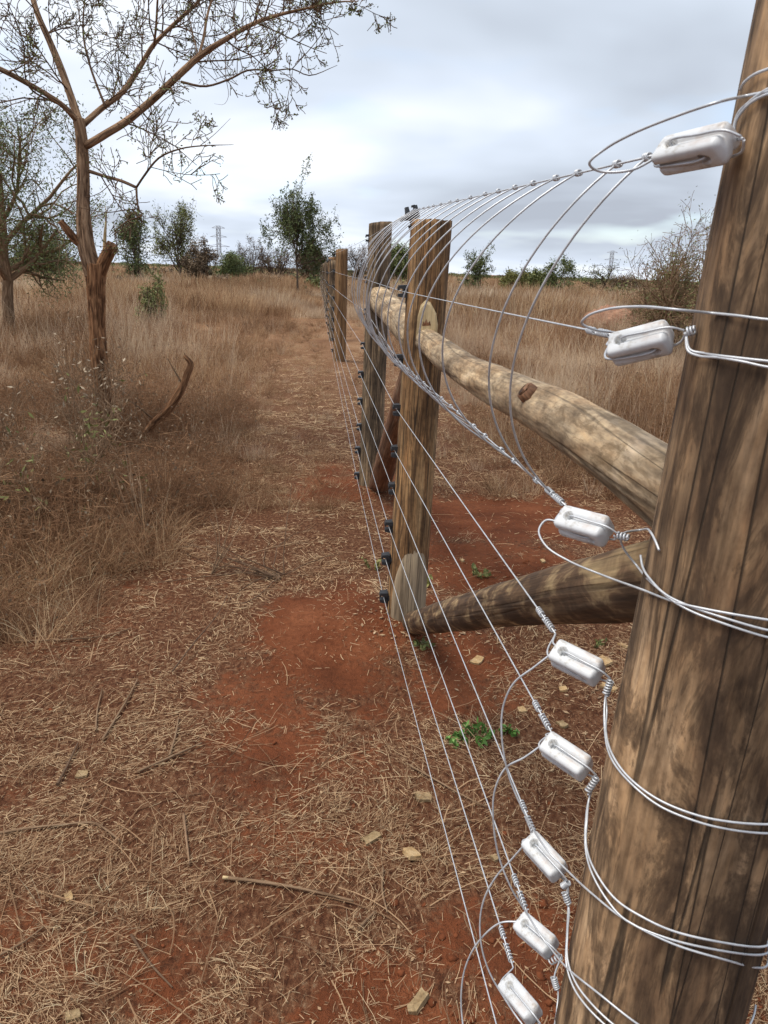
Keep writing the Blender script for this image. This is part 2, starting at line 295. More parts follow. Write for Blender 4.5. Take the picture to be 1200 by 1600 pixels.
class MB:
    """collects tubes / faces in world space; build() makes ONE mesh object"""
    def __init__(s): s.V = []; s.F = []; s.Q = []; s.W = []; s.T = []; s.n = 0; s.lazy = {}
    def _put(s, V, W, T):
        s.V.append(V); s.W.append(V if W is None else W); s.T.append(T); s.n += len(V)
    def add(s, V, Fc, W=None, T=None):
        V = np.asarray(V, float).reshape(-1, 3); n0 = s.n
        s._put(V, None if W is None else np.asarray(W, float), np.full(len(V), .5) if T is None else np.full(len(V), T))
        s.F += [tuple(int(i) + n0 for i in f) for f in Fc]
    def tube(s, pts, rad, sides=6, cap=True, jit=None, tone=.5):
        P = np.asarray(pts, float); n = len(P)
        R = np.full(n, rad) if np.isscalar(rad) else np.asarray(rad, float)
        Tn = np.gradient(P, axis=0); Tn /= (np.linalg.norm(Tn, axis=1)[:, None] + 1e-12)
        up = np.array([0, 0, 1.0]) if abs(Tn[0][2]) < .9 else np.array([1.0, 0, 0])
        a = np.cross(Tn[0], up); a /= np.linalg.norm(a)
        th = np.linspace(0, 2 * math.pi, sides, endpoint=False); A = np.zeros((n, 3)); B = np.zeros((n, 3))
        L = np.concatenate([[0], np.cumsum(np.linalg.norm(np.diff(P, axis=0), axis=1))])
        for i in range(n):
            a = a - Tn[i] * (a @ Tn[i]); a /= (math.sqrt(a @ a) + 1e-12); A[i] = a; B[i] = np.cross(Tn[i], a)
        TH, LL = np.meshgrid(th, L); RR = R[:, None] * (jit(TH, LL) if jit else np.ones_like(TH))
        V = P[:, None] + A[:, None] * (np.cos(TH) * RR)[..., None] + B[:, None] * (np.sin(TH) * RR)[..., None]
        W = np.stack([np.cos(TH) * R[:, None], np.sin(TH) * R[:, None], LL], -1)
        i, j = np.meshgrid(np.arange(n - 1), np.arange(sides), indexing='ij'); jn = (j + 1) % sides; n0 = s.n
        s.Q.append(np.stack([i * sides + j, i * sides + jn, (i + 1) * sides + jn, (i + 1) * sides + j], -1).reshape(-1, 4) + n0)
        if cap: s.F += [tuple(n0 + k for k in range(sides - 1, -1, -1)), tuple(n0 + (n - 1) * sides + k for k in range(sides))]
        s._put(V.reshape(-1, 3), W.reshape(-1, 3), np.full(n * sides, tone))
    def twig(s, pts, rad, sides): s.lazy.setdefault((len(pts), sides), []).append((np.asarray(pts), np.asarray(rad)))
    def flush(s):
        for (n, sides), lst in s.lazy.items():
            P = np.stack([a for a, _ in lst]); R = np.stack([b for _, b in lst]); K = len(P)
            Tn = np.gradient(P, axis=1); Tn /= np.linalg.norm(Tn, axis=2)[..., None] + 1e-12
            ref = np.where(np.abs((P[:, -1] - P[:, 0])[:, 2:3]) > .75 * np.linalg.norm(P[:, -1] - P[:, 0], axis=1)[:, None], [[1.0, .2, 0]], [[.1, .2, 1.0]])[:, None]
            a = np.cross(Tn, np.broadcast_to(ref, Tn.shape)); a /= np.linalg.norm(a, axis=2)[..., None] + 1e-9; b = np.cross(Tn, a)
            th = np.linspace(0, 2 * math.pi, sides, endpoint=False); c, si = np.cos(th), np.sin(th)
            V = P[:, :, None] + (a[:, :, None] * c[:, None] + b[:, :, None] * si[:, None]) * R[:, :, None, None]
            L = np.concatenate([np.zeros((K, 1)), np.cumsum(np.linalg.norm(np.diff(P, axis=1), axis=2), axis=1)], 1) + np.arange(K)[:, None] * .37
            W = np.stack([R[:, :, None] * c, R[:, :, None] * si, np.broadcast_to(L[:, :, None], (K, n, sides))], -1)
            i, j = np.meshgrid(np.arange(n - 1), np.arange(sides), indexing='ij'); jn = (j + 1) % sides
            q = np.stack([i * sides + j, i * sides + jn, (i + 1) * sides + jn, (i + 1) * sides + j], -1).reshape(-1, 4)
            s.Q.append((q[None] + np.arange(K)[:, None, None] * n * sides).reshape(-1, 4) + s.n)
            s._put(V.reshape(-1, 3), W.reshape(-1, 3), np.full(K * n * sides, .5))
        s.lazy = {}
    def build(s, name, mat, parent=None, base=None, smooth=True):
        s.flush(); V = np.concatenate(s.V)
        if parent is not None: V = V - np.array(parent['_base'])
        elif base is not None: V = V - np.asarray(base)
        Q = np.concatenate(s.Q) if s.Q else np.zeros((0, 4), int)
        me = mesh_from(name, V, Q if not s.F else Q.tolist() + s.F, mat, np.concatenate(s.W), np.concatenate(s.T), smooth)
        for p in range(len(Q), len(Q) + len(s.F)): me.polygons[p].use_smooth = False
        return link(name, me, parent, base)
def link(name, me, parent=None, base=None):
    o = bpy.data.objects.new(name, me); COL.objects.link(o)
    if parent is not None: o.parent = parent
    elif base is not None: o.location = base
    return o
def tag(o, label=None, cat=None, group=None, kind=None):
    if label: o['label'] = label
    if cat: o['category'] = cat
    if group: o['group'] = group
    if kind: o['kind'] = kind
    return o
THINGS = []
def thing(name, base, label, cat, group=None):
    o = bpy.data.objects.new(name, None); COL.objects.link(o); o.location = [float(v) for v in base]; o.empty_display_size = .1
    o['_base'] = [float(v) for v in base]; THINGS.append(o)
    return tag(o, label, cat, group)
def smooth_path(pts, n=40):
    P = np.asarray(pts, float); k = len(P)
    if k == 2: return P[0] + np.outer(np.linspace(0, 1, n), P[1] - P[0])
    d = np.concatenate([[0], np.cumsum(np.linalg.norm(np.diff(P, axis=0), axis=1) ** .5)])
    ext = np.vstack([2 * P[0] - P[1], P, 2 * P[-1] - P[-2]]); de = np.concatenate([[2 * d[0] - d[1]], d, [2 * d[-1] - d[-2]]])
    out = []
    for u in np.linspace(0, d[-1], n):
        i = min(max(np.searchsorted(d, u, side='right') - 1, 0), k - 2) + 1
        t0, t1, t2, t3 = de[i - 1:i + 3]; p0, p1, p2, p3 = ext[i - 1:i + 3]
        A1 = (t1 - u) / (t1 - t0) * p0 + (u - t0) / (t1 - t0) * p1; A2 = (t2 - u) / (t2 - t1) * p1 + (u - t1) / (t2 - t1) * p2; A3 = (t3 - u) / (t3 - t2) * p2 + (u - t2) / (t3 - t2) * p3
        B1 = (t2 - u) / (t2 - t0) * A1 + (u - t0) / (t2 - t0) * A2; B2 = (t3 - u) / (t3 - t1) * A2 + (u - t1) / (t3 - t1) * A3
        out.append((t2 - u) / (t2 - t1) * B1 + (u - t1) / (t2 - t1) * B2)
    return np.array(out)
def helix(a, b, r, turns, n=None):
    a = np.asarray(a, float); b = np.asarray(b, float); d = b - a; L = np.linalg.norm(d); d /= L
    u = np.cross(d, [0, 0, 1.0] if abs(d[2]) < .9 else [1.0, 0, 0]); u /= np.linalg.norm(u); w = np.cross(d, u)
    n = n or int(turns * 10) + 1; t = np.linspace(0, 1, n)
    return a + np.outer(t * L, d) + np.outer(r * np.cos(t * turns * 2 * math.pi), u) + np.outer(r * np.sin(t * turns * 2 * math.pi), w)

# ================================================================== GROUND
def build_ground():
    rr = [0.25]
    while rr[-1] < 4500: rr.append(rr[-1] * (1.0125 if rr[-1] < 14 else 1.03) + (.004 if rr[-1] < 14 else 0))
    rr = np.array(rr)
    an = np.concatenate([np.linspace(-180, -52, 26, endpoint=False), np.linspace(-52, 52, 300, endpoint=False), np.linspace(52, 180, 26, endpoint=False)])
    A, Rg = np.meshgrid(np.radians(an), rr)
    X = np.sin(A) * Rg; Y = np.cos(A) * Rg
    x = X.ravel(); y = Y.ravel(); z = gz(x, y)
    nr, na = len(rr), len(an)
    i, j = np.meshgrid(np.arange(nr - 1), np.arange(na), indexing='ij'); jn = (j + 1) % na
    Fc = np.stack([i * na + j, (i + 1) * na + j, (i + 1) * na + jn, i * na + jn], -1).reshape(-1, 4)[:, ::-1]
    V = np.stack([x, y, z], 1)
    V = np.vstack([V, [[0, 0, gz1(0, 0)]]])
    b = np.append(bare(x, y), 0); far = np.append(np.clip((np.hypot(x, y) - 7) / 10, 0, 1), 0)
    me = mesh_from('ground', V, Fc, 'soil')
    me2 = None
    for nm, d in (('bare', b), ('far', far)):
        a = me.attributes.new(nm, 'FLOAT', 'POINT'); a.data.foreach_set('value', d.astype(np.float32))
    o = link('ground', me); tag(o, kind='structure')
build_ground()

# ================================================================== POSTS
def post_shaft(base, r0, r1, h, lean, nseg, nz, seed, parent, mat, cracks=0, sink=.15, top_tilt=.0, wob=.03, name='shaft', dense_front=False):
    rng = np.random.default_rng(seed)
    th = np.linspace(0, 2 * math.pi, nseg, endpoint=False)
    zs = np.linspace(-sink, h, nz)
    T, Z = np.meshgrid(th, zs)
    R = r0 + (r1 - r0) * np.clip(Z / h, -.1, 1)
    ct, st = np.cos(T), np.sin(T)
    lump = (fbm(ct * 1.6 + 7 + seed, Z * 1.4 + st * 1.6, seed) - .5) * 2 * wob + (fbm(ct * 7 + seed, Z * .9 + st * 7, seed + 3, 3) - .5) * 2 * wob * .35
    R = R * (1 + lump)
    for c in range(cracks):
        t0 = rng.uniform(0, 2 * math.pi); z0 = rng.uniform(-.1, h); ln = rng.uniform(.25, .9); dep = rng.uniform(.003, .008); wd = rng.uniform(.010, .022)
        path = t0 + (vnoise(Z * 6, Z * 0 + c, seed + c) - .5) * .06 + (Z - z0) * rng.uniform(-.04, .04)
        dth = np.abs((T - path + math.pi) % (2 * math.pi) - math.pi)
        fade = np.clip((ln / 2 - np.abs(Z - z0)) / .08, 0, 1)
        R = R - dep * fade * np.clip(1 - dth / wd, 0, 1)
    Ax = lean[0] * Z; Ay = lean[1] * Z
    Zt = Z + np.where(Z >= h - 1e-6, R * ct * top_tilt + (fbm(ct * 3, st * 3, seed + 9) - .5) * .012, 0)
    V = np.stack([ct * R + Ax, st * R + Ay, Zt], -1).reshape(-1, 3)
    W = np.stack([ct * R, st * R, Z], -1).reshape(-1, 3)
    i, j = np.meshgrid(np.arange(nz - 1), np.arange(nseg), indexing='ij'); jn = (j + 1) % nseg
    Fc = np.stack([i * nseg + j, i * nseg + jn, (i + 1) * nseg + jn, (i + 1) * nseg + j], -1).reshape(-1, 4).tolist()
    Fc.append([(nz - 1) * nseg + k for k in range(nseg)])
    me = mesh_from(name, V, Fc, mat, W)
    me.polygons[len(me.polygons) - 1].use_smooth = False
    return link(name, me, parent)

def insulator_mesh():
    """black claw insulator: screw foot against the post, neck, and a jaw of two lips that grips the wire. Axis +X leaves the post."""
    b = MB()
    def lathe(prof, sides=14):
        th = np.linspace(0, 2 * math.pi, sides, endpoint=False); V = []
        for x, r in prof: V.append(np.stack([np.full(sides, x), np.cos(th) * r, np.sin(th) * r], 1))
        Fc = [(i * sides + j, i * sides + (j + 1) % sides, (i + 1) * sides + (j + 1) % sides, (i + 1) * sides + j) for i in range(len(prof) - 1) for j in range(sides)]
        Fc += [tuple(range(sides - 1, -1, -1)), tuple((len(prof) - 1) * sides + j for j in range(sides))]
        b.add(np.concatenate(V), Fc)
    lathe([(-.012, .016), (-.002, .017), (0, .011), (.010, .010), (.013, .019), (.018, .020), (.021, .012), (.024, .012)])
    def box(c, s, taper=1.0):
        V = [];
        for x in (-1, 1):
            k = taper if x > 0 else 1
            for y in (-1, 1):
                for z in (-1, 1): V.append((c[0] + x * s[0], c[1] + y * s[1] * k, c[2] + z * s[2] * k))
        b.add(V, [(0, 1, 3, 2), (4, 6, 7, 5), (0, 4, 5, 1), (2, 3, 7, 6), (0, 2, 6, 4), (1, 5, 7, 3)])
    box((.033, 0, .0115), (.012, .017, .006), .7); box((.033, 0, -.0115), (.012, .017, .006), .7)
    box((.027, 0, 0), (.004, .012, .012)); box((.018, 0, -.024), (.005, .006, .012), .8); box((.044, 0, .0065), (.0025, .012, .004))
    V = np.concatenate(b.V)
    return mesh_from('insulator', V, b.F, 'black', smooth=False)
INS = insulator_mesh()
def put_insulator(parent, P, outward, scale=1.0):
    o = bpy.data.objects.new('insulator', INS); COL.objects.link(o); o.parent = parent
    q = Vector(outward).to_track_quat('X', 'Z')
    o.rotation_mode = 'QUATERNION'; o.rotation_quaternion = q
    o.location = Vector(P) - Vector(parent['_base']) - q @ Vector((.034 * scale, 0, 0)); o.scale = (scale,) * 3
    return o

NEAR_S, NEAR_OFF, NR0, NR1 = 2.55, .04, .11, .09
near_base = F(NEAR_S, NEAR_OFF, 0); NEAR_LEAN = (.04, 0.0)
near = thing('fence_post', near_base, 'thick stained wooden straining post filling the right edge, nearest of all', 'fence post', 'wooden fence posts')
post_shaft(near_base, NR0, NR1, 2.0, NEAR_LEAN, 420, 190, 11, near, 'wood_near', 26, .1, wob=.022)
def on_near(x, y, lift=.0035):
    """where the sight line meets the near post's skin (or passes nearest to it)"""
    v = ray(x, y); best = None
    for k in np.linspace(.25, 2.2, 1600):
        P = CP + v * k; z = P[2]; r = NR0 + (NR1 - NR0) * z / 2.0 + lift
        d = math.hypot(P[0] - near_base[0] - NEAR_LEAN[0] * z, P[1] - near_base[1]) - r
        if d <= 0: return P
        if best is None or d < best[0]: best = (d, P)
    return best[1]
def near_round(P0, ang, dz=0.0, n=14, lift=.003):
    """carry on round the post skin from P0 by ang radians, dropping dz"""
    z0 = P0[2]; cx = near_base[0] + NEAR_LEAN[0] * z0; cy = near_base[1]
    a0 = math.atan2(P0[1] - cy, P0[0] - cx); out = []
    for t in np.linspace(0, 1, n)[1:]:
        z = z0 + dz * t; r = (NR0 + (NR1 - NR0) * z / 2.0) * 1.012 + lift; a = a0 + ang * t
        out.append((near_base[0] + NEAR_LEAN[0] * z + math.cos(a) * r, cy + math.sin(a) * r, z))
    return out

mid_lean = (.020, 0); rear_lean = (.012, 0)
mid = thing('fence_post', MIDP, 'brown wooden fence post with scraped grey foot and pale notch, middle of the frame', 'fence post', 'wooden fence posts')
post_shaft(MIDP, .088, .083, 1.80, mid_lean, 150, 110, 23, mid, 'wood_mid', 14, .15, wob=.04)
rear = thing('fence_post', REARP, 'greyish weathered fence post just behind the brown post, joined to it by a rail', 'fence post', 'wooden fence posts')
post_shaft(REARP, .088, .080, 1.92, rear_lean, 100, 80, 31, rear, 'wood_rear', 10, .15, top_tilt=.12, wob=.04)
far_posts = []
FAR_LABELS = ['orange brown fence post, first beyond the braced pair', 'fence post, second beyond the braced pair', 'fence post, third beyond the braced pair', 'fence post, fourth beyond the braced pair',
              'fence post, fifth beyond the braced pair', 'fence post, sixth beyond the braced pair', 'fence post, seventh beyond the braced pair', 'fence post, eighth beyond the braced pair', 'fence post, ninth and farthest beyond the braced pair']
S4 = float((P4 - MIDP) @ TD)
for k, (ds, h) in enumerate([(0, 1.88), (4.6, 1.80), (8.2, 1.92), (12.5, 1.84), (17.5, 1.9), (24, 1.86), (32, 1.9), (42, 1.9), (54, 1.9)]):
    b = F(S4 - ds, 0, 0); b[2] = gz1(b[0], b[1])
    o = thing('fence_post', b, FAR_LABELS[k], 'fence post', 'wooden fence posts')
    post_shaft(b, .115, .105, h, (.01 * (-1) ** k, 0), 28, 20, 50 + k, o, 'wood_far' if k in (0, 2) else 'wood_rear', 0, .2, top_tilt=.1)
    far_posts.append((o, S4 - ds, b))

# scraped foot and notch of the middle post
def patch_on_post(base, r0, r1, h, lean, az, half, z0, z1, name, mat, parent, lift=.0035, shape=None, nt=14, nz=18):
    V = []; W = []
    for i in range(nz):
        z = z0 + (z1 - z0) * i / (nz - 1); r = r0 + (r1 - r0) * z / h
        for j in range(nt):
            u = -1 + 2 * j / (nt - 1); hw = half * (shape(i / (nz - 1)) if shape else 1)
            a = az + u * hw; edge = min(1, (1 - abs(u)) * 4) * min(1, min(i, nz - 1 - i) / 2)
            rr = r * 1.03 + lift * edge - .004 * (1 - edge)
            V.append((lean[0] * z + math.cos(a) * rr, lean[1] * z + math.sin(a) * rr, z)); W.append((math.cos(a) * r, math.sin(a) * r, z))
    Fc = [(i * nt + j, i * nt + j + 1, (i + 1) * nt + j + 1, (i + 1) * nt + j) for i in range(nz - 1) for j in range(nt - 1)]
    return link(name, mesh_from(name, V, Fc, mat, W), parent)
to_cam = math.atan2(-MIDP[1], -MIDP[0])
patch_on_post(MIDP, .088, .083, 1.8, mid_lean, to_cam + .30, 1.25, -.02, .43, 'scraped_foot', 'scrape', mid, shape=lambda t: 1 - .62 * max(0, (t - .45) / .55) ** 1.5)

# brace rails
def pole(name, label, pts, rad, mat, seed, sides=64, n=110, cat='rail', knots=()):
    base = np.array(pts[0]); t = thing(name, base, label, cat)
    P = smooth_path(pts, n); R = np.interp(np.linspace(0, 1, n), np.linspace(0, 1, len(rad)), rad)
    b = MB()
    b.tube(P, R, sides, True, lambda th, l: 1 + (fbm(np.cos(th) * 1.5 + seed, np.sin(th) * 1.5 + l * 3.2, seed) - .5) * .16 + (fbm(np.cos(th) * 6 + seed, np.sin(th) * 6 + l * 5, seed + 5, 3) - .5) * .09)
    b.build('pole', mat, t)
    return t, P, R
rail, RP, RR = pole('brace_rail', 'pale peeled horizontal rail between the middle post and the near post',
    [F(.03, -.035, 1.335), F(.6, -.015, 1.335), F(1.2, 0.0, 1.345), F(1.7, 0, 1.362), F(2.05, 0.005, 1.372), F(2.5, .02, 1.372)], [.050, .048, .0445, .045, .046, .043], 'wood_rail', 4)
rail2, _, _ = pole('brace_rail', 'short pale rail between the grey post and the brown middle post', [F(-2.36, -.03, 1.41), F(-1.3, -.03, 1.37), F(-.03, -.02, 1.33)], [.088, .08, .075], 'wood_rail', 9, 28, 24)
brace, BP, BR = pole('brace_pole', 'dark smeared diagonal brace rising from the foot of the middle post to the near post', [F(.03, -.03, .05), F(1.3, -.02, .70), F(2.0, -.02, 1.055), F(2.5, 0, 1.30)], [.052, .052, .050, .05], 'wood_brace', 13, cat='brace')
brace2, _, _ = pole('brace_pole', 'reddish diagonal brace rising from the foot of the grey rear post', [F(-2.36, -.06, .03), F(-1.4, -.06, .60), F(-.05, -.03, 1.28)], [.078, .075, .07], 'wood_brace_red', 17, 26, 24, cat='brace')
# knot on the near rail
def rail_hit(x, y):
    vv = ray(x, y)
    for k in np.linspace(.8, 3, 2200):
        P = CP + vv * k; d = np.linalg.norm(RP - P, axis=1); i = d.argmin()
        if d[i] < RR[i] * 1.01: return P, (P - RP[i]) / d[i]
kp, kd = rail_hit(826, 615); b = MB()
b.tube([kp - kd * .03, kp + kd * .001, kp + kd * .011, kp + kd * .013, kp + kd * .008], [.021, .0185, .0165, .013, .007], 20, True, lambda th, l: 1 + (fbm(np.cos(th) * 2, np.sin(th) * 2 + l * 30, 77) - .5) * .35)
b.build('knot', 'wood_brace_red', rail)
# pale sawn tongue where the rail is let into the middle post
def tongue():
    out = [(-.045, -.06), (-.047, .0), (-.038, .045), (-.012, .088), (.008, .095), (.026, .075), (.036, .03), (.040, -.06)]
    fwd = np.array([math.cos(to_cam), math.sin(to_cam), 0]); sd = np.array([-fwd[1], fwd[0], 0])
    c = MIDP + np.array([mid_lean[0] * 1.4, 0, 1.40]); b = MB(); V = []
    for d, k in ((.06, 1), (.086, 1), (.091, .86)):
        for x, z in out: V.append(c + sd * (-x * k + .006) + fwd * (d - .10 * max(0, z) * .0) + ZD * (z * k))
    m = len(out); Fc = [(l * m + j, l * m + (j + 1) % m, (l + 1) * m + (j + 1) % m, (l + 1) * m + j) for l in range(2) for j in range(m)] + [tuple(2 * m + j for j in range(m))]
    b.add(V, Fc); b.build('cut_tongue', 'wood_cut', rail, smooth=False)
    b = MB(); q = c + fwd * .0925 + sd * .006; V = [q + sd * x + ZD * (z - .006) + fwd * (.001 * k) for k, (x, z) in enumerate([(-.016, 0), (.018, .004), (.014, .022), (.006, .013), (0, .03), (-.008, .012), (-.014, .02)])]
    b.add(V, [tuple(range(7))]); b.build('split_hole', 'wood_brace_red', rail, smooth=False)
tongue()

# ================================================================== WIRES
WR = .00125
ORD = ['top', 'second', 'third', 'fourth', 'fifth', 'sixth', 'seventh', 'eighth', 'ninth']
near_px = [(1035, 240), (960, 524), (884, 790), (868, 990), (862, 1145), (838, 1310), (825, 1430), (802, 1512), None]
mid_px = [(653, 335), (628, 455), (622, 563), (620, 640), (617, 705), (613, 763), (607, 822), (602, 873), (599, 932)]
rear_px = [(575, 372), (573, 437), (572, 487), (567, 540), (563, 585), (562, 627), (560.7, 667), (558, 703), (557, 743)]
mid_z = []; WPTS = []
for k in range(9):
    nearP = fence_plane(*near_px[k], .11) if near_px[k] else F(2.40, .11, .40)
    mp = cross_plane(*mid_px[k], 0.0); rp = cross_plane(*rear_px[k], -2.413)
    if k == 0: mp = F(0, .045, 0) * [1, 1, 0] + ZD * 1.832
    WPTS.append((nearP, mp, rp))
    if k == 0: put_insulator(mid, mp, ND * .25 + ZD, 1.5)
    else: put_insulator(mid, mp, ND, 1.45)
    put_insulator(rear, rp, ND, 1.45)
    tail = []
    for (o, s, bb) in far_posts:
        z = [1.80, 1.52, 1.26, 1.07, .89, .71, .53, .36, .17][k]
        P = F(s, .135, 0); P[2] = bb[2] + z; tail.append(P)
        if s > S4 - 12: put_insulator(o, P, ND, 1.5)
    path = [nearP]
    u = np.linspace(0, 1, 18)[1:]
    for a, c in zip([nearP, mp, rp] + tail[:-1], [mp, rp] + tail):
        L = np.linalg.norm(c - a); sag = .0015 * L * L / 4
        for t in u: path.append(a + (c - a) * t - ZD * sag * 4 * t * (1 - t) * .5)
    b = MB(); b.tube(path, WR, 6)
    t = thing('fence_wire', nearP, f'{ORD[k]} straight wire strand from the top along the fence', 'wire', 'straight fence strands')
    b.build('strand', 'wire', t)
    # hand-twisted end knot at the white insulator
    d = (mp - nearP) / np.linalg.norm(mp - nearP)
    if k not in (0,):
        b = MB(); b.tube(helix(nearP + d * .012, nearP + d * .05, .0034, 5.5), .0012, 5)
        b.tube(helix(nearP + d * .062, nearP + d * .085, .0034, 4), .0012, 5); b.build('twisted_end', 'wire', t)

# bowed hoops between the top strand and the third strand
W1a, W1b = WPTS[0][0], WPTS[0][1]; W3a, W3b = WPTS[2][0], WPTS[2][1]
def on_strand(k, s):
    a, m_, r = WPTS[k]; A, B = (a, m_) if s >= 0 else (m_, r)
    sa = (A - MIDP) @ TD; sb = (B - MIDP) @ TD; t = (s - sa) / (sb - sa); return A + (B - A) * t
tops = [2.47, 2.386, 2.247, 2.146, 2.018, 1.893, 1.752, 1.62, 1.44, 1.24, 1.11, .92, .74, .60, .45, .30, .16, .03, -.10, -.22, -.34, -.47]; BULGE = [.083, .093, .133, .155, .160, .165, .173, .178, .182]
rngh = random.Random(5)
NUMW = ['first', 'second', 'third', 'fourth', 'fifth', 'sixth', 'seventh', 'eighth', 'ninth', 'tenth', 'eleventh', 'twelfth', 'thirteenth', 'fourteenth', 'fifteenth', 'sixteenth', 'seventeenth', 'eighteenth', 'nineteenth', 'twentieth', 'twenty-first', 'twenty-second', 'twenty-third', 'twenty-fourth', 'twenty-fifth', 'twenty-sixth', 'twenty-seventh', 'twenty-eighth', 'twenty-ninth', 'thirtieth']
for i, s in enumerate(tops):
    p0 = on_strand(0, s); s3 = s - .19 + rngh.uniform(-.03, .03); s3 = min(s3, 2.31)
    p3 = on_strand(2, s3); bow = BULGE[min(i, 8)] / .75 + (rngh.uniform(-.014, .012) if i > 8 else 0)
    dz = p0[2] - p3[2]
    c1 = p0 + ND * bow - ZD * dz * .25; c2 = p3 + ND * bow * 1.08 + ZD * dz * .27
    tt = np.linspace(0, 1, 34)[:, None]
    P = (1 - tt) ** 3 * p0 + 3 * (1 - tt) ** 2 * tt * c1 + 3 * (1 - tt) * tt ** 2 * c2 + tt ** 3 * p3
    t = thing('wire_hoop', p0, f'{NUMW[i]} bowed wire hoop counting from the near post, between top and third strands', 'wire hoop', 'bowed hoops on the fence')
    b = MB(); b.tube(P, .0014, 6); b.build('hoop_wire', 'wire', t)
    for p, kk in ((p0, 0), (p3, 2)):
        d = WPTS[kk][1] - WPTS[kk][0]; d = d / np.linalg.norm(d)
        b = MB(); b.tube(helix(p - d * .007, p + d * .007, .0033, 3.2), .0012, 5); b.build('knot', 'wire', t)

# white strain insulators
def strain_mesh():
    L = .064; na, nl = 64, 56; th = np.linspace(0, 2 * math.pi, na, endpoint=False); V = []
    us = np.linspace(-1, 1, nl)
    for u in us:
        e = (1 - abs(u) ** 24) ** .5 if abs(u) < 1 else 0.0
        e = max(e, .60)
        r = .0195 / (np.abs(np.cos(th)) ** 6 + np.abs(np.sin(th)) ** 6) ** (1 / 6)
        # grooves run from each hole to the opposite end, top/bottom and sides
        g = .0046 * np.exp(-((th - math.pi / 2 + math.pi) % (2 * math.pi) - math.pi) ** 2 / .045) + .0046 * np.exp(-((th + math.pi / 2 + math.pi) % (2 * math.pi) - math.pi) ** 2 / .045)
        g2 = .0072 * np.exp(-((th + math.pi) % (2 * math.pi) - math.pi) ** 2 / .05) + .0072 * np.exp(-((th) % (2 * math.pi) - math.pi) ** 2 / .05)
        up = 1 / (1 + math.exp(-(u + .45) * 14)); dn = 1 / (1 + math.exp((u - .45) * 14))
        rr = r * e - g * up * e - g2 * dn * e
        X = np.full(na, u * L / 2); Yv = np.cos(th) * rr; Zv = np.sin(th) * rr * .95
        # through holes
        for (hu, sgn, ax) in ((-.52, 1, 'z'), (-.52, -1, 'z'), (.52, 1, 'y'), (.52, -1, 'y')):
            lat = Yv if ax == 'z' else Zv; rad = Zv if ax == 'z' else Yv
            d2 = (X - hu * L / 2) ** 2 + lat ** 2
            m = (d2 < .0060 ** 2) & (rad * sgn > 0)
            if ax == 'z': Zv = np.where(m, Zv * .03, Zv)
            else: Yv = np.where(m, Yv * .03, Yv)
        V.append(np.stack([X, Yv, Zv], 1))
    V = np.concatenate(V)
    Fc = [(i * na + j, (i + 1) * na + j, (i + 1) * na + (j + 1) % na, i * na + (j + 1) % na) for i in range(nl - 1) for j in range(na)]
    Fc += [tuple(range(na)), tuple((nl - 1) * na + j for j in range(na - 1, -1, -1))]
    return mesh_from('body', V, Fc, 'ceramic')
SM = strain_mesh()
STR = [((1035, 245, .70), (1140, 222, .63), 1.0), ((955, 548, .755), (1048, 525, .715), 1.0), ((877, 812, .905), (950, 832, .86), 1.0), ((866, 1018, .945), (938, 1054, .905), 1.0), ((852, 1160, .975), (918, 1204, .935), 1.0),
       ((826, 1312, 1.055), (876, 1366, 1.01), 1.0), ((812, 1440, 1.09), (864, 1484, 1.045), 1.0), ((790, 1535, 1.16), (836, 1590, 1.10), 1.0)]
ends = []
SLAB = ['highest white ceramic insulator, tied at the top of the near post', 'white ceramic insulator tilted upward, second from the top', 'white ceramic insulator level with the rail, third from the top', 'white ceramic insulator below the diagonal brace, fourth from the top',
        'white ceramic insulator, fifth from the top', 'white ceramic insulator with a wire lying over it, sixth from the top', 'white ceramic insulator, seventh from the top', 'lowest white ceramic insulator, at the bottom edge of the frame']
for k, (a, c, sc) in enumerate(STR):
    A = U(*a); B = U(*c); d = B - A; L = np.linalg.norm(d); d /= L; mid_p = (A + B) / 2
    t = thing('strain_insulator', mid_p, SLAB[k], 'insulator', 'white strain insulators')
    o = link('body', SM, t)
    view = CP - mid_p; view /= np.linalg.norm(view); up = view * .62 + ZD * .55 + ND * .25
    y = np.cross(up, d); y /= np.linalg.norm(y); z = np.cross(d, y)
    m = Matrix(((d[0], y[0], z[0], 0), (d[1], y[1], z[1], 0), (d[2], y[2], z[2], 0), (0, 0, 0, 1)))
    o.matrix_local = m @ Matrix.Diagonal((L / .064, .70 if k < 2 else .78, .70 if k < 2 else .78, 1))
    # wire legs that pass through the ceramic: one loop at each end
    b = MB(); hz = A + d * L * .25
    w0 = WPTS[k][0]
    b.tube(smooth_path([w0, A - d * .004 - y * .008, A + d * L * .3 - y * .0130, A + d * L * .76 - y * .0118, A + d * L * .76], 26), .0012, 6)
    b.tube(smooth_path([w0, A - d * .004 + y * .008, A + d * L * .3 + y * .0130, A + d * L * .76 + y * .0118, A + d * L * .76], 26), .0012, 6)
    b.tube(smooth_path([hz + z * .005, hz + z * .0150 + d * .003, A + d * L * .7 + z * .0148, B + z * .0125 + d * .004, B + d * .014 + z * .003], 26), .0012, 6)
    b.tube(smooth_path([hz - z * .005, hz - z * .0165 + d * .003, A + d * L * .7 - z * .0165, B - z * .0125 + d * .004, B + d * .014 - z * .001], 26), .0012, 6)
    b.build('wire_loop', 'wire', t)
    ends.append((A, B, d, B + d * .014))

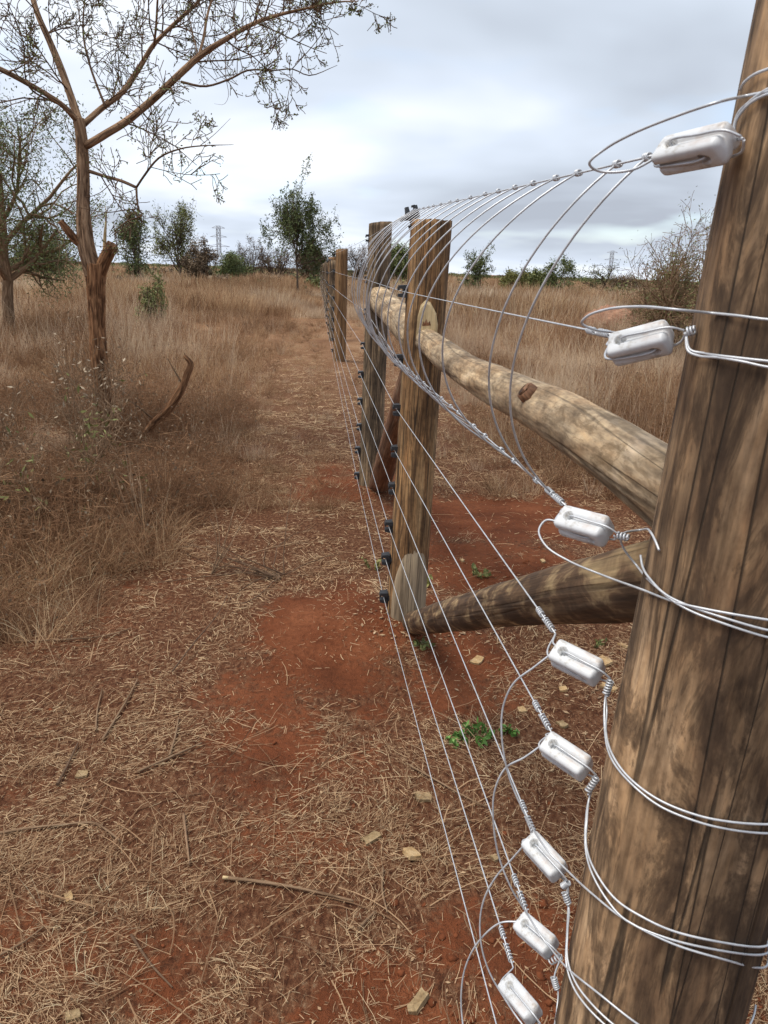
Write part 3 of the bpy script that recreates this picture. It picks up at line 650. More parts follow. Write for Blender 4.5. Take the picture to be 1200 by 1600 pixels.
# ties round the near post that hold the insulators, and slack jumper wires
def W_(name, label, strands, coils=(), cat='wire', group=None, r=WR):
    base = strands[0][0]; t = thing(name, base, label, cat, group)
    for st in strands:
        b = MB(); b.tube(smooth_path(st, max(40, len(st) * 8)), r, 7); b.build('strand', 'wire', t)
    for (a, c, turns) in coils:
        b = MB(); b.tube(helix(a, c, .0036, turns), .0012, 5); b.build('twisted_end', 'wire', t)
    return t
def onp(lst, lift=.0055): return [on_near(x, y, lift) for x, y in lst]
def onp_round(lst, ang=1.6, dz=0.0, lift=.0055):
    p = onp(lst, lift); return p + near_round(p[-1], ang, dz, lift=.005)
TIEG = 'tie wires round the near post'; JG = 'slack jumper wires beside the near post'
E_ = [e[3] for e in ends]
# 1 (top)
W_('tie_wire', 'tie wire wrapped twice round the near post at the highest insulator',
   [[E_[0]] + onp([(1147, 212), (1150, 190), (1165, 168)]) + onp_round([(1180, 156), (1197, 148)], 1.4), [E_[0]] + onp([(1146, 205), (1152, 180), (1170, 160)]) + onp_round([(1198, 140)], 1.4, .0),
    [on_near(1157, 140)] + onp([(1162, 130), (1178, 117)]) + onp_round([(1197, 109)], 1.4)], cat='tie wire', group=TIEG)
W_('jumper_wire', 'long flat wire loop sweeping out from the near post to the highest insulator',
   [[ends[0][0] + ND * .004, U(985, 266, .70), U(935, 267, .71), U(921, 254, .70), U(945, 233, .69), U(990, 208, .665), U(1060, 180, .63), U(1120, 160, .60)] + onp_round([(1165, 150), (1198, 143)], 1.3)], cat='jumper wire', group=JG)
# 2
W_('tie_wire', 'tie wire crossing the near post at the second insulator', [[E_[1], U(1078, 546, .70), U(1100, 552, .69)] + onp_round([(1125, 556), (1160, 560), (1197, 564)], 1.4), [E_[1], U(1075, 548, .70), U(1092, 556, .69)] + onp_round([(1125, 559), (1160, 565), (1197, 573)], 1.4)],
   [(E_[1], E_[1] + (E_[1] - ends[1][0]) * .12, 3)], 'tie wire', TIEG)
W_('jumper_wire', 'wire loop bending back over the second insulator to the near post',
   [[fence_plane(962, 520, .112), U(925, 514, .765), U(909, 505, .76), U(918, 494, .75), U(950, 483, .73), U(1000, 479, .70), U(1060, 484, .66)] + onp_round([(1110, 489), (1150, 493), (1197, 499)], 1.4)], cat='jumper wire', group=JG)
# 3
W_('tie_wire', 'tie wire crossing the near post at the third insulator, three strands fanning together',
   [[E_[2], U(975, 858, .86), U(995, 884, .86)] + onp_round([(1020, 912), (1045, 932), (1080, 948), (1130, 965), (1197, 984)], 1.4),
    [E_[2], U(980, 831, .87), U(1000, 828, .88), on_near(1017, 832), on_near(1024, 845), on_near(1030, 860)],
    [on_near(1001, 868), on_near(1004, 885)] + onp_round([(1016, 905), (1045, 934), (1080, 955), (1130, 974), (1197, 995)], 1.4)], [(E_[2] - ends[2][2] * .004, E_[2] + ends[2][2] * .012, 4)], 'tie wire', TIEG)
W_('jumper_wire', 'wire loop curling below the third insulator and across the near post',
   [[ends[2][0] + ends[2][2] * .004 - ZD * .004, U(853, 813, .92), U(842, 829, .92), U(853, 853, .91), U(890, 877, .89), U(940, 898, .87)] + onp_round([(1000, 920), (1060, 942), (1120, 955), (1197, 968)], 1.4)], cat='jumper wire', group=JG)
# 4
W_('tie_wire', 'double tie wire looping under the fourth insulator and across the near post',
   [[E_[3], U(947, 1088, .90), U(948, 1110, .895), on_near(947, 1145, .006)] + onp_round([(960, 1185), (985, 1217), (1030, 1250), (1090, 1274), (1140, 1284), (1197, 1288)], 1.4),
    [E_[3], U(946, 1090, .90), on_near(946, 1150, .006)] + onp_round([(958, 1190), (985, 1223), (1030, 1259), (1090, 1284), (1140, 1296), (1197, 1302)], 1.4)],
   [(E_[3], U(946, 1086, .90), 6)], 'tie wire', TIEG)
W_('jumper_wire', 'slack wire from the fourth insulator down over the sixth and across the near post',
   [[ends[3][0], U(835, 1042, .955), U(803, 1067, .97), U(786, 1105, .985), U(784, 1150, .99), U(793, 1205, .995), U(812, 1255, .995), U(837, 1302, .99), U(858, 1332, .98), U(880, 1354, .96)] + onp_round([(927, 1398), (977, 1437), (1050, 1474), (1120, 1496), (1197, 1510)], 1.4)], cat='jumper wire', group=JG)
# 5
W_('tie_wire', 'double tie wire hanging from the fifth insulator onto the near post',
   [[E_[4], U(921, 1246, .935), on_near(917, 1285, .006), on_near(916, 1320, .006)] + onp_round([(930, 1361), (962, 1405), (1006, 1434), (1050, 1454), (1120, 1471), (1197, 1478)], 1.4),
    [E_[4], U(920, 1250, .935), on_near(915, 1290, .006), on_near(915, 1325, .006)] + onp_round([(924, 1362), (948, 1405), (977, 1437), (1040, 1465), (1120, 1484), (1197, 1490)], 1.4)],
   [(E_[4], U(917, 1238, .935), 6)], 'tie wire', TIEG)
W_('jumper_wire', 'slack wire from the fifth insulator down past the seventh onto the near post',
   [[ends[4][0], U(820, 1183, .985), U(790, 1200, 1.0), U(773, 1235, 1.01), U(771, 1285, 1.02), U(780, 1340, 1.03), U(800, 1390, 1.03), U(822, 1425, 1.035), U(845, 1462, 1.02), U(862, 1484, 1.0), on_near(890, 1516, .006)] + onp_round([(935, 1552), (992, 1597), (1060, 1640)], 1.2)], cat='jumper wire', group=JG)
# 6
W_('tie_wire', 'double tie wire hanging from the sixth insulator down the edge of the near post',
   [[E_[5], U(886, 1400, 1.0), U(889, 1420, .995), on_near(887, 1454, .006), on_near(887, 1500, .006)] + onp_round([(900, 1536), (924, 1568), (960, 1602), (1030, 1650)], 1.2),
    [E_[5], U(888, 1416, .998), on_near(886, 1460, .006), on_near(885, 1505, .006)] + onp_round([(896, 1542), (918, 1574), (955, 1610)], 1.2)], [(E_[5], U(879, 1385, 1.005), 5), (U(882, 1394, 1.0), U(888, 1412, .998), 5)], 'tie wire', TIEG)
W_('jumper_wire', 'slack wire bowing from the sixth insulator down to the lowest one', [[ends[5][0], U(800, 1342, 1.075), U(775, 1370, 1.09), U(757, 1403, 1.10), U(750, 1440, 1.11), U(753, 1482, 1.11), U(766, 1522, 1.11), U(787, 1558, 1.105), U(811, 1594, 1.09), U(850, 1640, 1.05)] + onp_round([(930, 1700), (1000, 1740)], 1.2)], cat='jumper wire', group=JG)
# 7
W_('tie_wire', 'tie wire hanging from the seventh insulator at the bottom of the near post', [[E_[6], U(866, 1530, 1.03), U(872, 1548, 1.025), U(870, 1580, 1.01), on_near(868, 1620, .006)] + onp_round([(890, 1670), (940, 1710)], 1.2)], [(E_[6], U(859, 1504, 1.04), 4), (U(865, 1527, 1.03), U(870, 1545, 1.027), 6)], 'tie wire', TIEG)
W_('jumper_wire', 'slack wire bowing left from the seventh insulator out of the bottom of the frame', [[ends[6][0], U(782, 1442, 1.10), U(752, 1466, 1.115), U(732, 1498, 1.13), U(722, 1536, 1.14), U(722, 1590, 1.14), U(735, 1650, 1.12), U(790, 1720, 1.08)]], cat='jumper wire', group=JG)
W_('tie_wire', 'tie wire leaving the lowest insulator at the bottom edge', [[E_[7], U(855, 1630, 1.07), U(880, 1680, 1.03)] + onp_round([(930, 1740)], 1.2)], [(E_[7], U(846, 1612, 1.085), 4)], 'tie wire', TIEG)
# ================================================================== VEGETATION HELPERS
def ribbons(base, d0, length, width, bend, segs, tone, rng, flat=False):
    """N thin blades -> verts, quads, tone. bend is added to the direction along the blade"""
    N = len(base); P = np.array(base, float); D = np.array(d0, float); D /= np.linalg.norm(D, axis=1)[:, None] + 1e-9
    side = np.cross(D, rng.normal(size=(N, 3)) if not flat else np.tile([0, 0, 1.0], (N, 1)) + rng.normal(size=(N, 3)) * .35); side /= np.linalg.norm(side, axis=1)[:, None] + 1e-9
    V = np.zeros((N, segs + 1, 2, 3)); st = (np.asarray(length) / segs)[:, None]
    for i in range(segs + 1):
        w = (np.asarray(width) * (1 - .8 * (i / segs) ** 2 if not flat else 1.0) / 2)[:, None]
        V[:, i, 0] = P - side * w; V[:, i, 1] = P + side * w
        P = P + D * st; D = D + bend / segs; D /= np.linalg.norm(D, axis=1)[:, None] + 1e-9
    k = (segs + 1) * 2; o = np.arange(N)[:, None, None] * k
    q = np.stack([np.array([2 * i, 2 * i + 1, 2 * i + 3, 2 * i + 2]) for i in range(segs)])[None]
    return V.reshape(-1, 3), (o + q).reshape(-1, 4), np.repeat(np.asarray(tone), k)
def leafquads(P, size, rng, tone, elong=1.8, updir=.3):
    N = len(P); a = rng.normal(size=(N, 3)); a[:, 2] += updir; a /= np.linalg.norm(a, axis=1)[:, None]
    b = np.cross(a, rng.normal(size=(N, 3))); b /= np.linalg.norm(b, axis=1)[:, None]
    s = np.asarray(size)[:, None] * np.ones((N, 1))
    V = np.stack([P - a * s * elong * .5, P + b * s * .5, P + a * s * elong * .5, P - b * s * .5], 1).reshape(-1, 3)
    return V, np.arange(4 * N).reshape(-1, 4), np.repeat(tone, 4)
def join(parts):
    V = []; Q = []; T = []; n = 0
    for v, q, t in parts: V.append(v); Q.append(q + n); T.append(t); n += len(v)
    return np.concatenate(V), np.concatenate(Q), np.concatenate(T)
SRC = bpy.data.collections.new('tuft_sources')
def source(parts_mats, name):
    V = []; Q = []; T = []; mi = []; n = 0
    for k, ((v, q, t), m) in enumerate(parts_mats): V.append(v); Q.append(q + n); T.append(t); mi.append(np.full(len(q), k)); n += len(v)
    me = mesh_from(name, np.concatenate(V), np.concatenate(Q), None, None, np.concatenate(T), smooth=False)
    for _, m in parts_mats: me.materials.append(M[m])
    me.polygons.foreach_set('material_index', np.concatenate(mi).astype(np.int32))
    return bpy.data.objects.new(name, me)
def tuft(seed, n, h, spread, lean, width, mat, segs=3, name='tuft', tone=(0, 1), droop=.7):
    rng = np.random.default_rng(seed); ang = rng.uniform(0, 2 * math.pi, n); r = spread * np.sqrt(rng.uniform(0, 1, n))
    base = np.stack([np.cos(ang) * r, np.sin(ang) * r, np.full(n, -.02)], 1)
    a2 = ang + rng.normal(0, .8, n); l = np.abs(rng.normal(0, lean, n))
    d = np.stack([np.cos(a2) * l, np.sin(a2) * l, np.ones(n)], 1)
    L = h * rng.uniform(.35, 1.05, n); bend = np.stack([np.cos(a2), np.sin(a2), -np.ones(n) * .7], 1) * (rng.uniform(0, droop, n))[:, None]
    return source([(ribbons(base, d, L, width * rng.uniform(.6, 1.3, n), bend, segs, rng.uniform(*tone, n), rng), mat)], name)
def brush(seed, n, h, spread, mat='brush', leaves=0, leafmat='leaf_pale', width=.005):
    rng = np.random.default_rng(seed); ang = rng.uniform(0, 2 * math.pi, n); r = spread * .3 * rng.uniform(0, 1, n)
    base = np.stack([np.cos(ang) * r, np.sin(ang) * r, np.full(n, -.02)], 1)
    l = rng.uniform(.2, 1.6, n); a2 = ang + rng.normal(0, .6, n)
    d = np.stack([np.cos(a2) * l, np.sin(a2) * l, np.ones(n)], 1); L = h * rng.uniform(.5, 1.2, n)
    v, q, t = ribbons(base, d, L, np.full(n, width), rng.normal(0, .5, (n, 3)), 4, rng.uniform(0, .6, n), rng)
    parts = [(v, q, t)]
    m = n * 7; pick = rng.integers(0, len(v), m); P = v[pick]
    d = rng.normal(0, 1, (m, 3)); d[:, 2] = d[:, 2] * .6 + .3
    parts.append(ribbons(P, d, h * rng.uniform(.12, .4, m), np.full(m, width * .6), rng.normal(0, .7, (m, 3)), 3, rng.uniform(0, .9, m), rng))
    pm = [(join(parts), mat)]
    if leaves:
        vv = parts[1][0]; P = vv[rng.integers(0, len(vv), leaves)]
        pm.append((leafquads(P, rng.uniform(.008, .02, leaves), rng, rng.uniform(0, 1, leaves)), leafmat))
    return source(pm, 'brushwood')
def scatter(name, label, cat, pts, rot, scl, idx, sources):
    """one 'stuff' object: geometry nodes place the source tufts on its points"""
    me = bpy.data.meshes.new(name); me.vertices.add(len(pts)); me.vertices.foreach_set('co', np.asarray(pts, np.float32).ravel())
    for nm, typ, arr, key in (('rot', 'FLOAT_VECTOR', rot, 'vector'), ('scl', 'FLOAT_VECTOR', scl, 'vector'), ('pick', 'INT', idx, 'value')):
        a = me.attributes.new(nm, typ, 'POINT'); a.data.foreach_set(key, np.asarray(arr, np.int32 if typ == 'INT' else np.float32).ravel())
    o = link(name, me); tag(o, label, cat, None, 'stuff')
    c = bpy.data.collections.new(name + '_sources')
    for i, s in enumerate(sources): s.name = f'{i:02d}_{name}_source'; c.objects.link(s)
    ng = bpy.data.node_groups.new(name + '_scatter', 'GeometryNodeTree')
    ng.interface.new_socket('Geometry', in_out='INPUT', socket_type='NodeSocketGeometry'); ng.interface.new_socket('Geometry', in_out='OUTPUT', socket_type='NodeSocketGeometry')
    N = ng.nodes; K = ng.links; gi = N.new('NodeGroupInput'); go = N.new('NodeGroupOutput')
    ci = N.new('GeometryNodeCollectionInfo'); ci.inputs['Collection'].default_value = c; ci.inputs['Separate Children'].default_value = True; ci.inputs['Reset Children'].default_value = True
    ip = N.new('GeometryNodeInstanceOnPoints'); ip.inputs['Pick Instance'].default_value = True
    def na(nm, typ):
        a = N.new('GeometryNodeInputNamedAttribute'); a.data_type = typ; a.inputs['Name'].default_value = nm; return a.outputs['Attribute']
    e = N.new('FunctionNodeEulerToRotation'); K.new(na('rot', 'FLOAT_VECTOR'), e.inputs[0])
    K.new(gi.outputs[0], ip.inputs['Points']); K.new(ci.outputs[0], ip.inputs['Instance']); K.new(na('pick', 'INT'), ip.inputs['Instance Index'])
    K.new(e.outputs[0], ip.inputs['Rotation']); K.new(na('scl', 'FLOAT_VECTOR'), ip.inputs['Scale']); K.new(ip.outputs[0], go.inputs[0])
    md = o.modifiers.new('scatter', 'NODES'); md.node_group = ng
    return o
def wedge(rng, n, y0, y1, side=.62, pad=1.0):
    y = y0 * np.exp(rng.uniform(0, 1, n) * math.log(y1 / y0)); x = rng.uniform(-1, 1, n) * (side * y + pad); return x, y
def foff(x, y): return (x - MIDP[0]) * ND[0] + (y - MIDP[1]) * ND[1]     # metres to the left of the fence line

# ================================================================== GRASS
rng = np.random.default_rng(1)
grass_src = [tuft(1, 40, .52, .15, .48, .0056, 'grass', droop=1.1), tuft(2, 34, .60, .14, .40, .0052, 'grass', droop=1.0), tuft(3, 46, .42, .18, .70, .0056, 'grass', droop=1.3), tuft(4, 14, .85, .12, .22, .0050, 'grass_pale', tone=(.4, 1)),
             tuft(5, 40, .40, .14, .30, .0050, 'grass_pale'), tuft(6, 60, .20, .16, .8, .0045, 'grass', droop=1.2), brush(7, 20, .50, .4), brush(8, 18, .42, .45, width=.006), brush(9, 18, .58, .4, leaves=70, leafmat='leaf_brown'),
             tuft(10, 110, .62, .55, .25, .013, 'grass'), tuft(11, 110, .52, .6, .32, .014, 'grass'), tuft(12, 90, .60, .5, .25, .013, 'grass_pale')]
def field():
    x, y = wedge(rng, 40000, 3.0, 190, .62, 1.2)
    off = foff(x, y); nz = fbm(x * .8, y * .8, 41); big = fbm(x * .22, y * .22, 44)
    edge = .72 + (nz - .5) * 1.7 + np.clip((4.3 - y) * .5, 0, 2)
    left = np.clip((off - edge) / .9, 0, 1)
    redge = np.clip(2.3 - (y - 3) * .22, .55, 3) + (nz - .5) * .9
    right = np.clip((-off - redge) / .5, 0, 1) * np.clip((y - 4.2) / 2.5, 0, 1)
    corridor = np.where((off > .18) & (y > 5), .55 + .4 * np.clip((y - 8) / 8, 0, 1), 0) * (nz > .34)
    beh = np.where((off < -.1) & (y > 5.6), .40, 0) * (nz > .38)
    den = np.maximum.reduce([left, right, corridor, beh]); den = den * np.where(y < 7, .85, .9) * np.clip(-.1 + 2.0 * nz, .25, 1)
    keep = rng.uniform(0, 1, len(x)) < den
    x, y, off, den, big, nz = x[keep], y[keep], off[keep], den[keep], big[keep], nz[keep]; n = len(x)
    full = np.clip(np.where(off > 0, (off - .7) / 1.5, (-off - .5) / 1.8), 0, 1)
    sc = (.42 + .52 * full) * rng.uniform(.6, 1.3, n) * (.28 + 1.35 * big) * np.clip(.85 + (y - 8) / 50, .85, 1.3) * np.clip(.68 + (y - 3.2) * .22, .6, 1.05)
    pick = rng.choice([0, 1, 2, 3, 4, 5, 6, 7, 8], n, p=[.16, .11, .17, .06, .07, .13, .12, .11, .07]); near_l = (off > 0) & (y < 9.5) & (full > .2); swap = near_l & (rng.uniform(0, 1, n) < .62); pick = np.where(swap, rng.choice([6, 7, 8, 8], n), pick); sc = np.where(swap, sc * 1.3, sc)
    pick = np.where(full < .25, rng.choice([2, 2, 5, 5, 5, 7, 4], n), pick)
    pal = fbm(x * .5, y * .3, 77); pick = np.where((pal > .58) & (full > .15), rng.choice([4, 4, 3], n), pick)
    pick = np.where((y < 6.2) & ((pick == 4) | (pick == 3)) & (off > 0), rng.choice([6, 7, 8, 2, 2, 0], n), pick); far = y > 26; pick = np.where(far, np.where(pal > .6, 11, rng.choice([9, 10], n)), pick)
    sc = np.where(far, sc * (1.15 + np.clip((y - 40) / 90, 0, 1.2)), sc)
    hz = np.where(far, sc / (1 + np.clip((y - 40) / 90, 0, 1.2)), sc)
    room = (x > -3.3) & (x < -1.75) & (y > 4.9) & (y < 7.35); sc = np.where(room, sc * .6, sc); hz = np.where(room, hz * .5, hz); hp = G(955, 514); room = (np.abs(x - hp[0]) < 1.2) & (y > hp[1] - 2.2) & (y < hp[1] + .5); sc = np.where(room, sc * .45, sc); hz = np.where(room, hz * .35, hz)
    z = gz(x, y)
    pts = np.stack([x, y, z], 1); rot = np.stack([rng.normal(0, .12, n), rng.normal(0, .12, n), rng.uniform(0, 6.28, n)], 1); scl = np.stack([sc, sc, hz], 1)
    scatter('dry_grass', 'tall dry brown grass covering the field on both sides of the fence', 'grass', pts, rot, scl, pick, grass_src)
field()

def clearing_tufts():
    rg = np.random.default_rng(17); x, y = wedge(rg, 1500, .95, 6.5, .58, .3); cl = fbm(x * 3.1, y * 3.1, 23)
    k = (bare(x, y) < .35) & (cl > .5) & (rg.uniform(0, 1, len(x)) < .75); x, y = x[k], y[k]; n = len(x); s = rg.uniform(.18, .5, n)
    scatter('low_dry_tufts', 'low flattened tufts of bleached grass dotted over the clearing', 'grass', np.stack([x, y, gz(x, y)], 1), np.stack([rg.normal(0, .3, n), rg.normal(0, .3, n), rg.uniform(0, 6.28, n)], 1), np.stack([s, s, s * rg.uniform(.35, .9, n)], 1), rg.integers(0, 3, n),
            [tuft(31, 34, .26, .12, 1.1, .0042, 'litter', droop=1.6), tuft(32, 26, .30, .10, .9, .0040, 'litter', droop=1.4, tone=(.4, 1)), tuft(33, 30, .20, .14, 1.4, .0042, 'litter', droop=1.5)])
clearing_tufts()

# straw litter and twigs on the ground (realised blades)
def litter():
    n = 270000; x, y = wedge(rng, n, .85, 16, .60, .45)
    b = bare(x, y); cl = fbm(x * 5, y * 5, 61); off = foff(x, y)
    den = np.clip(1.12 - b * 1.15, .16, 1) * np.clip((cl - .33) * 3.4, .10, 1)
    k = rng.uniform(0, 1, n) < den; x, y = x[k], y[k]; n = len(x)
    z = gz(x, y); a = rng.uniform(0, 6.28, n) ; flow = (fbm(x * 2.2, y * 2.2, 71) - .5) * 9; a = np.where(rng.uniform(0, 1, n) < .55, flow + rng.normal(0, .5, n), a)
    L = (.006 + .042 * rng.uniform(0, 1, n) ** 2.0) * np.clip(y / 3, 1, 3) + np.where(rng.uniform(0, 1, n) < .035, rng.uniform(.03, .14, n), 0)
    up = np.abs(rng.normal(0, .16, n)); d = np.stack([np.cos(a), np.sin(a), up], 1)
    base = np.stack([x, y, z + rng.uniform(-.001, .012, n)], 1)
    bend = rng.normal(0, .35, (n, 3)); bend[:, 2] = -np.abs(bend[:, 2]) * .6 - up * .9
    w = rng.uniform(.0006, .0019, n) * np.clip(y / 2.2, .8, 4)
    v, q, t = ribbons(base, d, L, w, bend, 2, np.where(rng.uniform(0, 1, n) < .35, rng.uniform(.75, 1, n), rng.beta(1.2, 2.0, n)), rng, flat=True)
    me = mesh_from('straw_litter', v, q, 'litter', None, t, smooth=False)
    tag(link('straw_litter', me), 'loose dry straw and broken stalks lying on the red earth', 'straw', None, 'stuff')
    # leaf scraps and bark flakes
    n = 20000; x, y = wedge(rng, n, .85, 8, .6, .45); b = bare(x, y); k = rng.uniform(0, 1, n) < np.clip(1 - b * .75, .15, 1) * np.clip((fbm(x * 4, y * 4, 87) - .32) * 3, .1, 1); x, y = x[k], y[k]; n = len(x)
    v, q, t = leafquads(np.stack([x, y, gz(x, y) + .004], 1), rng.uniform(.003, .009, n), rng, rng.beta(1.3, 1.6, n), 2.0); v[:, 2] = gz(v[:, 0], v[:, 1]) + .003 + (v[:, 2] - gz(v[:, 0], v[:, 1]) - .003) * .35
    tag(link('leaf_scraps', mesh_from('leaf_scraps', v, q, 'litter', None, t, smooth=False)), 'scraps of dead leaf and bark strewn over the ground', 'leaf litter', None, 'stuff')
    # thin dead stalks and twigs, some standing
    n = 1500; x, y = wedge(rng, n, .9, 9, .6, .4); k = rng.uniform(0, 1, n) < np.clip(1 - bare(x, y) * .8, .15, 1); x, y = x[k], y[k]; n = len(x)
    a = rng.uniform(0, 6.28, n); up = np.where(rng.uniform(0, 1, n) < .22, rng.uniform(.3, 2.0, n), np.abs(rng.normal(0, .10, n)))
    d = np.stack([np.cos(a), np.sin(a), up], 1); L = rng.uniform(.06, .32, n) * np.where(up > .25, .75, 1.0)
    bend = rng.normal(0, .9, (n, 3)); bend[:, 2] = -np.abs(bend[:, 2]) * .2 - np.minimum(up, .4)
    v, q, t = ribbons(np.stack([x, y, gz(x, y) + .004], 1), d, L, rng.uniform(.0016, .0038, n), bend, 5, rng.uniform(.05, .8, n), rng, flat=True)
    tag(link('dead_stalks', mesh_from('dead_stalks', v, q, 'litter', None, t, smooth=False)), 'thin dead stalks and runners strewn across the clearing', 'stalks', None, 'stuff')
    # brushwood on the left foreground edge
litter()

def clods():
    rg = np.random.default_rng(4)
    base = np.array([(1, 0, 0), (-1, 0, 0), (0, 1, 0), (0, -1, 0), (0, 0, 1), (0, 0, -1)], float); tri = [(0, 2, 4), (2, 1, 4), (1, 3, 4), (3, 0, 4), (2, 0, 5), (1, 2, 5), (3, 1, 5), (0, 3, 5)]
    V = list(base); T = []; mp = {}
    def midp(i, j):
        k = (min(i, j), max(i, j))
        if k not in mp: p = (V[i] + V[j]) / 2; V.append(p / np.linalg.norm(p)); mp[k] = len(V) - 1
        return mp[k]
    for a, b, c in tri: ab, bc, ca = midp(a, b), midp(b, c), midp(c, a); T += [(a, ab, ca), (ab, b, bc), (ca, bc, c), (ab, bc, ca)]
    V = np.array(V); T = np.array(T)
    n = 16000; x, y = wedge(rg, n, .85, 7.5, .6, .4); b = bare(x, y)
    right = np.clip((x - .05) * 2.2, 0, 1) * np.clip((2.2 - y), 0, 1)
    k = rg.uniform(0, 1, n) < np.clip((b - .25) * 1.1, 0.02, 1) * .42 + right * .5; x, y = x[k], y[k]; n = len(x)
    s = .0018 + .0055 * rg.pareto(2.6, n).clip(0, 3.2) * .5 + np.where((x > .05) & (y < 1.75), rg.uniform(0, 1, n) ** 3 * .009, 0)
    P = (V[None] * (1 + rg.normal(0, .26, (n, len(V), 1))) + rg.normal(0, .14, (n, len(V), 3))) * s[:, None, None] * np.array([1, 1, .75]) + np.stack([x, y, gz(x, y) + s * .1], 1)[:, None]
    F_ = (np.arange(n)[:, None, None] * len(V) + T[None]).reshape(-1, 3)
    tag(link('soil_clods', mesh_from('soil_clods', P.reshape(-1, 3), F_, 'clod', smooth=False)), 'loose crumbs and clods of red earth', 'soil', None, 'stuff')
    # pale shavings round the brown post foot and under the brace
    pts = []
    for px, py, sx, sy, m in [(620, 985, 34, 22, 150), (680, 1003, 45, 12, 110), (590, 955, 18, 22, 50), (930, 1060, 45, 55, 130), (820, 1090, 70, 40, 40), (900, 960, 60, 16, 40), (700, 990, 60, 30, 50)]:
        for _ in range(m):
            g = G(px + rg.normal(0, sx), py + rg.normal(0, sy)); pts.append(g)
    pts = np.array(pts); pts[:, 2] = gz(pts[:, 0], pts[:, 1]) + .006
    v, q, t = leafquads(pts, rg.uniform(.004, .015, len(pts)), rg, rg.uniform(0, 1, len(pts)), 2.2, 0)
    gq = np.repeat(pts[:, 2], 4); v[:, 2] = gq + (v[:, 2] - gq) * .4
    me = mesh_from('wood_shavings', v, q, 'shaving', None, t, smooth=False)
    tag(link('wood_shavings', me), 'pale wood shavings scattered round the post foot and brace', 'shavings', None, 'stuff')
clods()

# ================================================================== TREES
class Tree:
    def __init__(s, seed): s.rng = np.random.default_rng(seed); s.leafP = []; s.tw = MB()
    def grow(s, mb, p, d, L, r, lvl, cfg):
        rg = s.rng; n = max(3, cfg['seg'][lvl]); p = np.array(p, float); d = np.array(d, float); d /= np.linalg.norm(d); pts = [p.copy()]; ds = [d.copy()]
        for i in range(n):
            d = d + rg.normal(0, cfg['wob'][lvl], 3) + np.array([0, 0, cfg['up'][lvl]]); d /= np.linalg.norm(d); p = p + d * L / n; pts.append(p.copy()); ds.append(d.copy())
        rad = np.linspace(r, max(r * cfg.get('taper', .35), cfg['rmin']), n + 1)
        mb.twig(pts, rad, max(3, 8 - lvl * 2))
        if lvl + 1 < len(cfg['n']) + 1 and lvl < cfg['max']:
            for k in range(cfg['n'][lvl]):
                t = rg.uniform(cfg['from'][lvl], 1.0); i = min(int(t * n), n); dd = ds[i]
                perp = rg.normal(size=3); perp -= dd * (perp @ dd); perp /= np.linalg.norm(perp); a = math.radians(rg.uniform(*cfg['ang']))
                s.grow(s.tw if lvl >= cfg.get('twlvl', 1) - 1 else mb, pts[i] * (1 - (t * n - i)) + pts[min(i + 1, n)] * (t * n - i) if i < n else pts[i], dd * math.cos(a) + perp * math.sin(a), L * cfg['ratio'] * rg.uniform(.6, 1.25) * (1.15 - .5 * t), max(rad[i] * .6, cfg['rmin']), lvl + 1, cfg)
        if lvl >= cfg['leaf']:
            P = np.array(pts); m = cfg['nleaf']
            m = rg.poisson(m)
            if m:
                t = rg.uniform(.15, 1, m) * n; i = np.minimum(t.astype(int), n - 1); s.leafP.append(P[i] + (P[i + 1] - P[i]) * (t - i)[:, None] + rg.normal(0, cfg['lspread'], (m, 3)))
    def crown(s, parent, mat, size, name='crown', elong=1.8):
        if not s.leafP: return
        P = np.concatenate(s.leafP) - np.array(parent['_base']); rg = s.rng
        v, q, t = leafquads(P, rg.uniform(*size, len(P)), rg, np.clip(rg.normal(.5, .25, len(P)), 0, 1), elong)
        link(name, mesh_from(name, v, q, mat, None, t, smooth=False), parent)

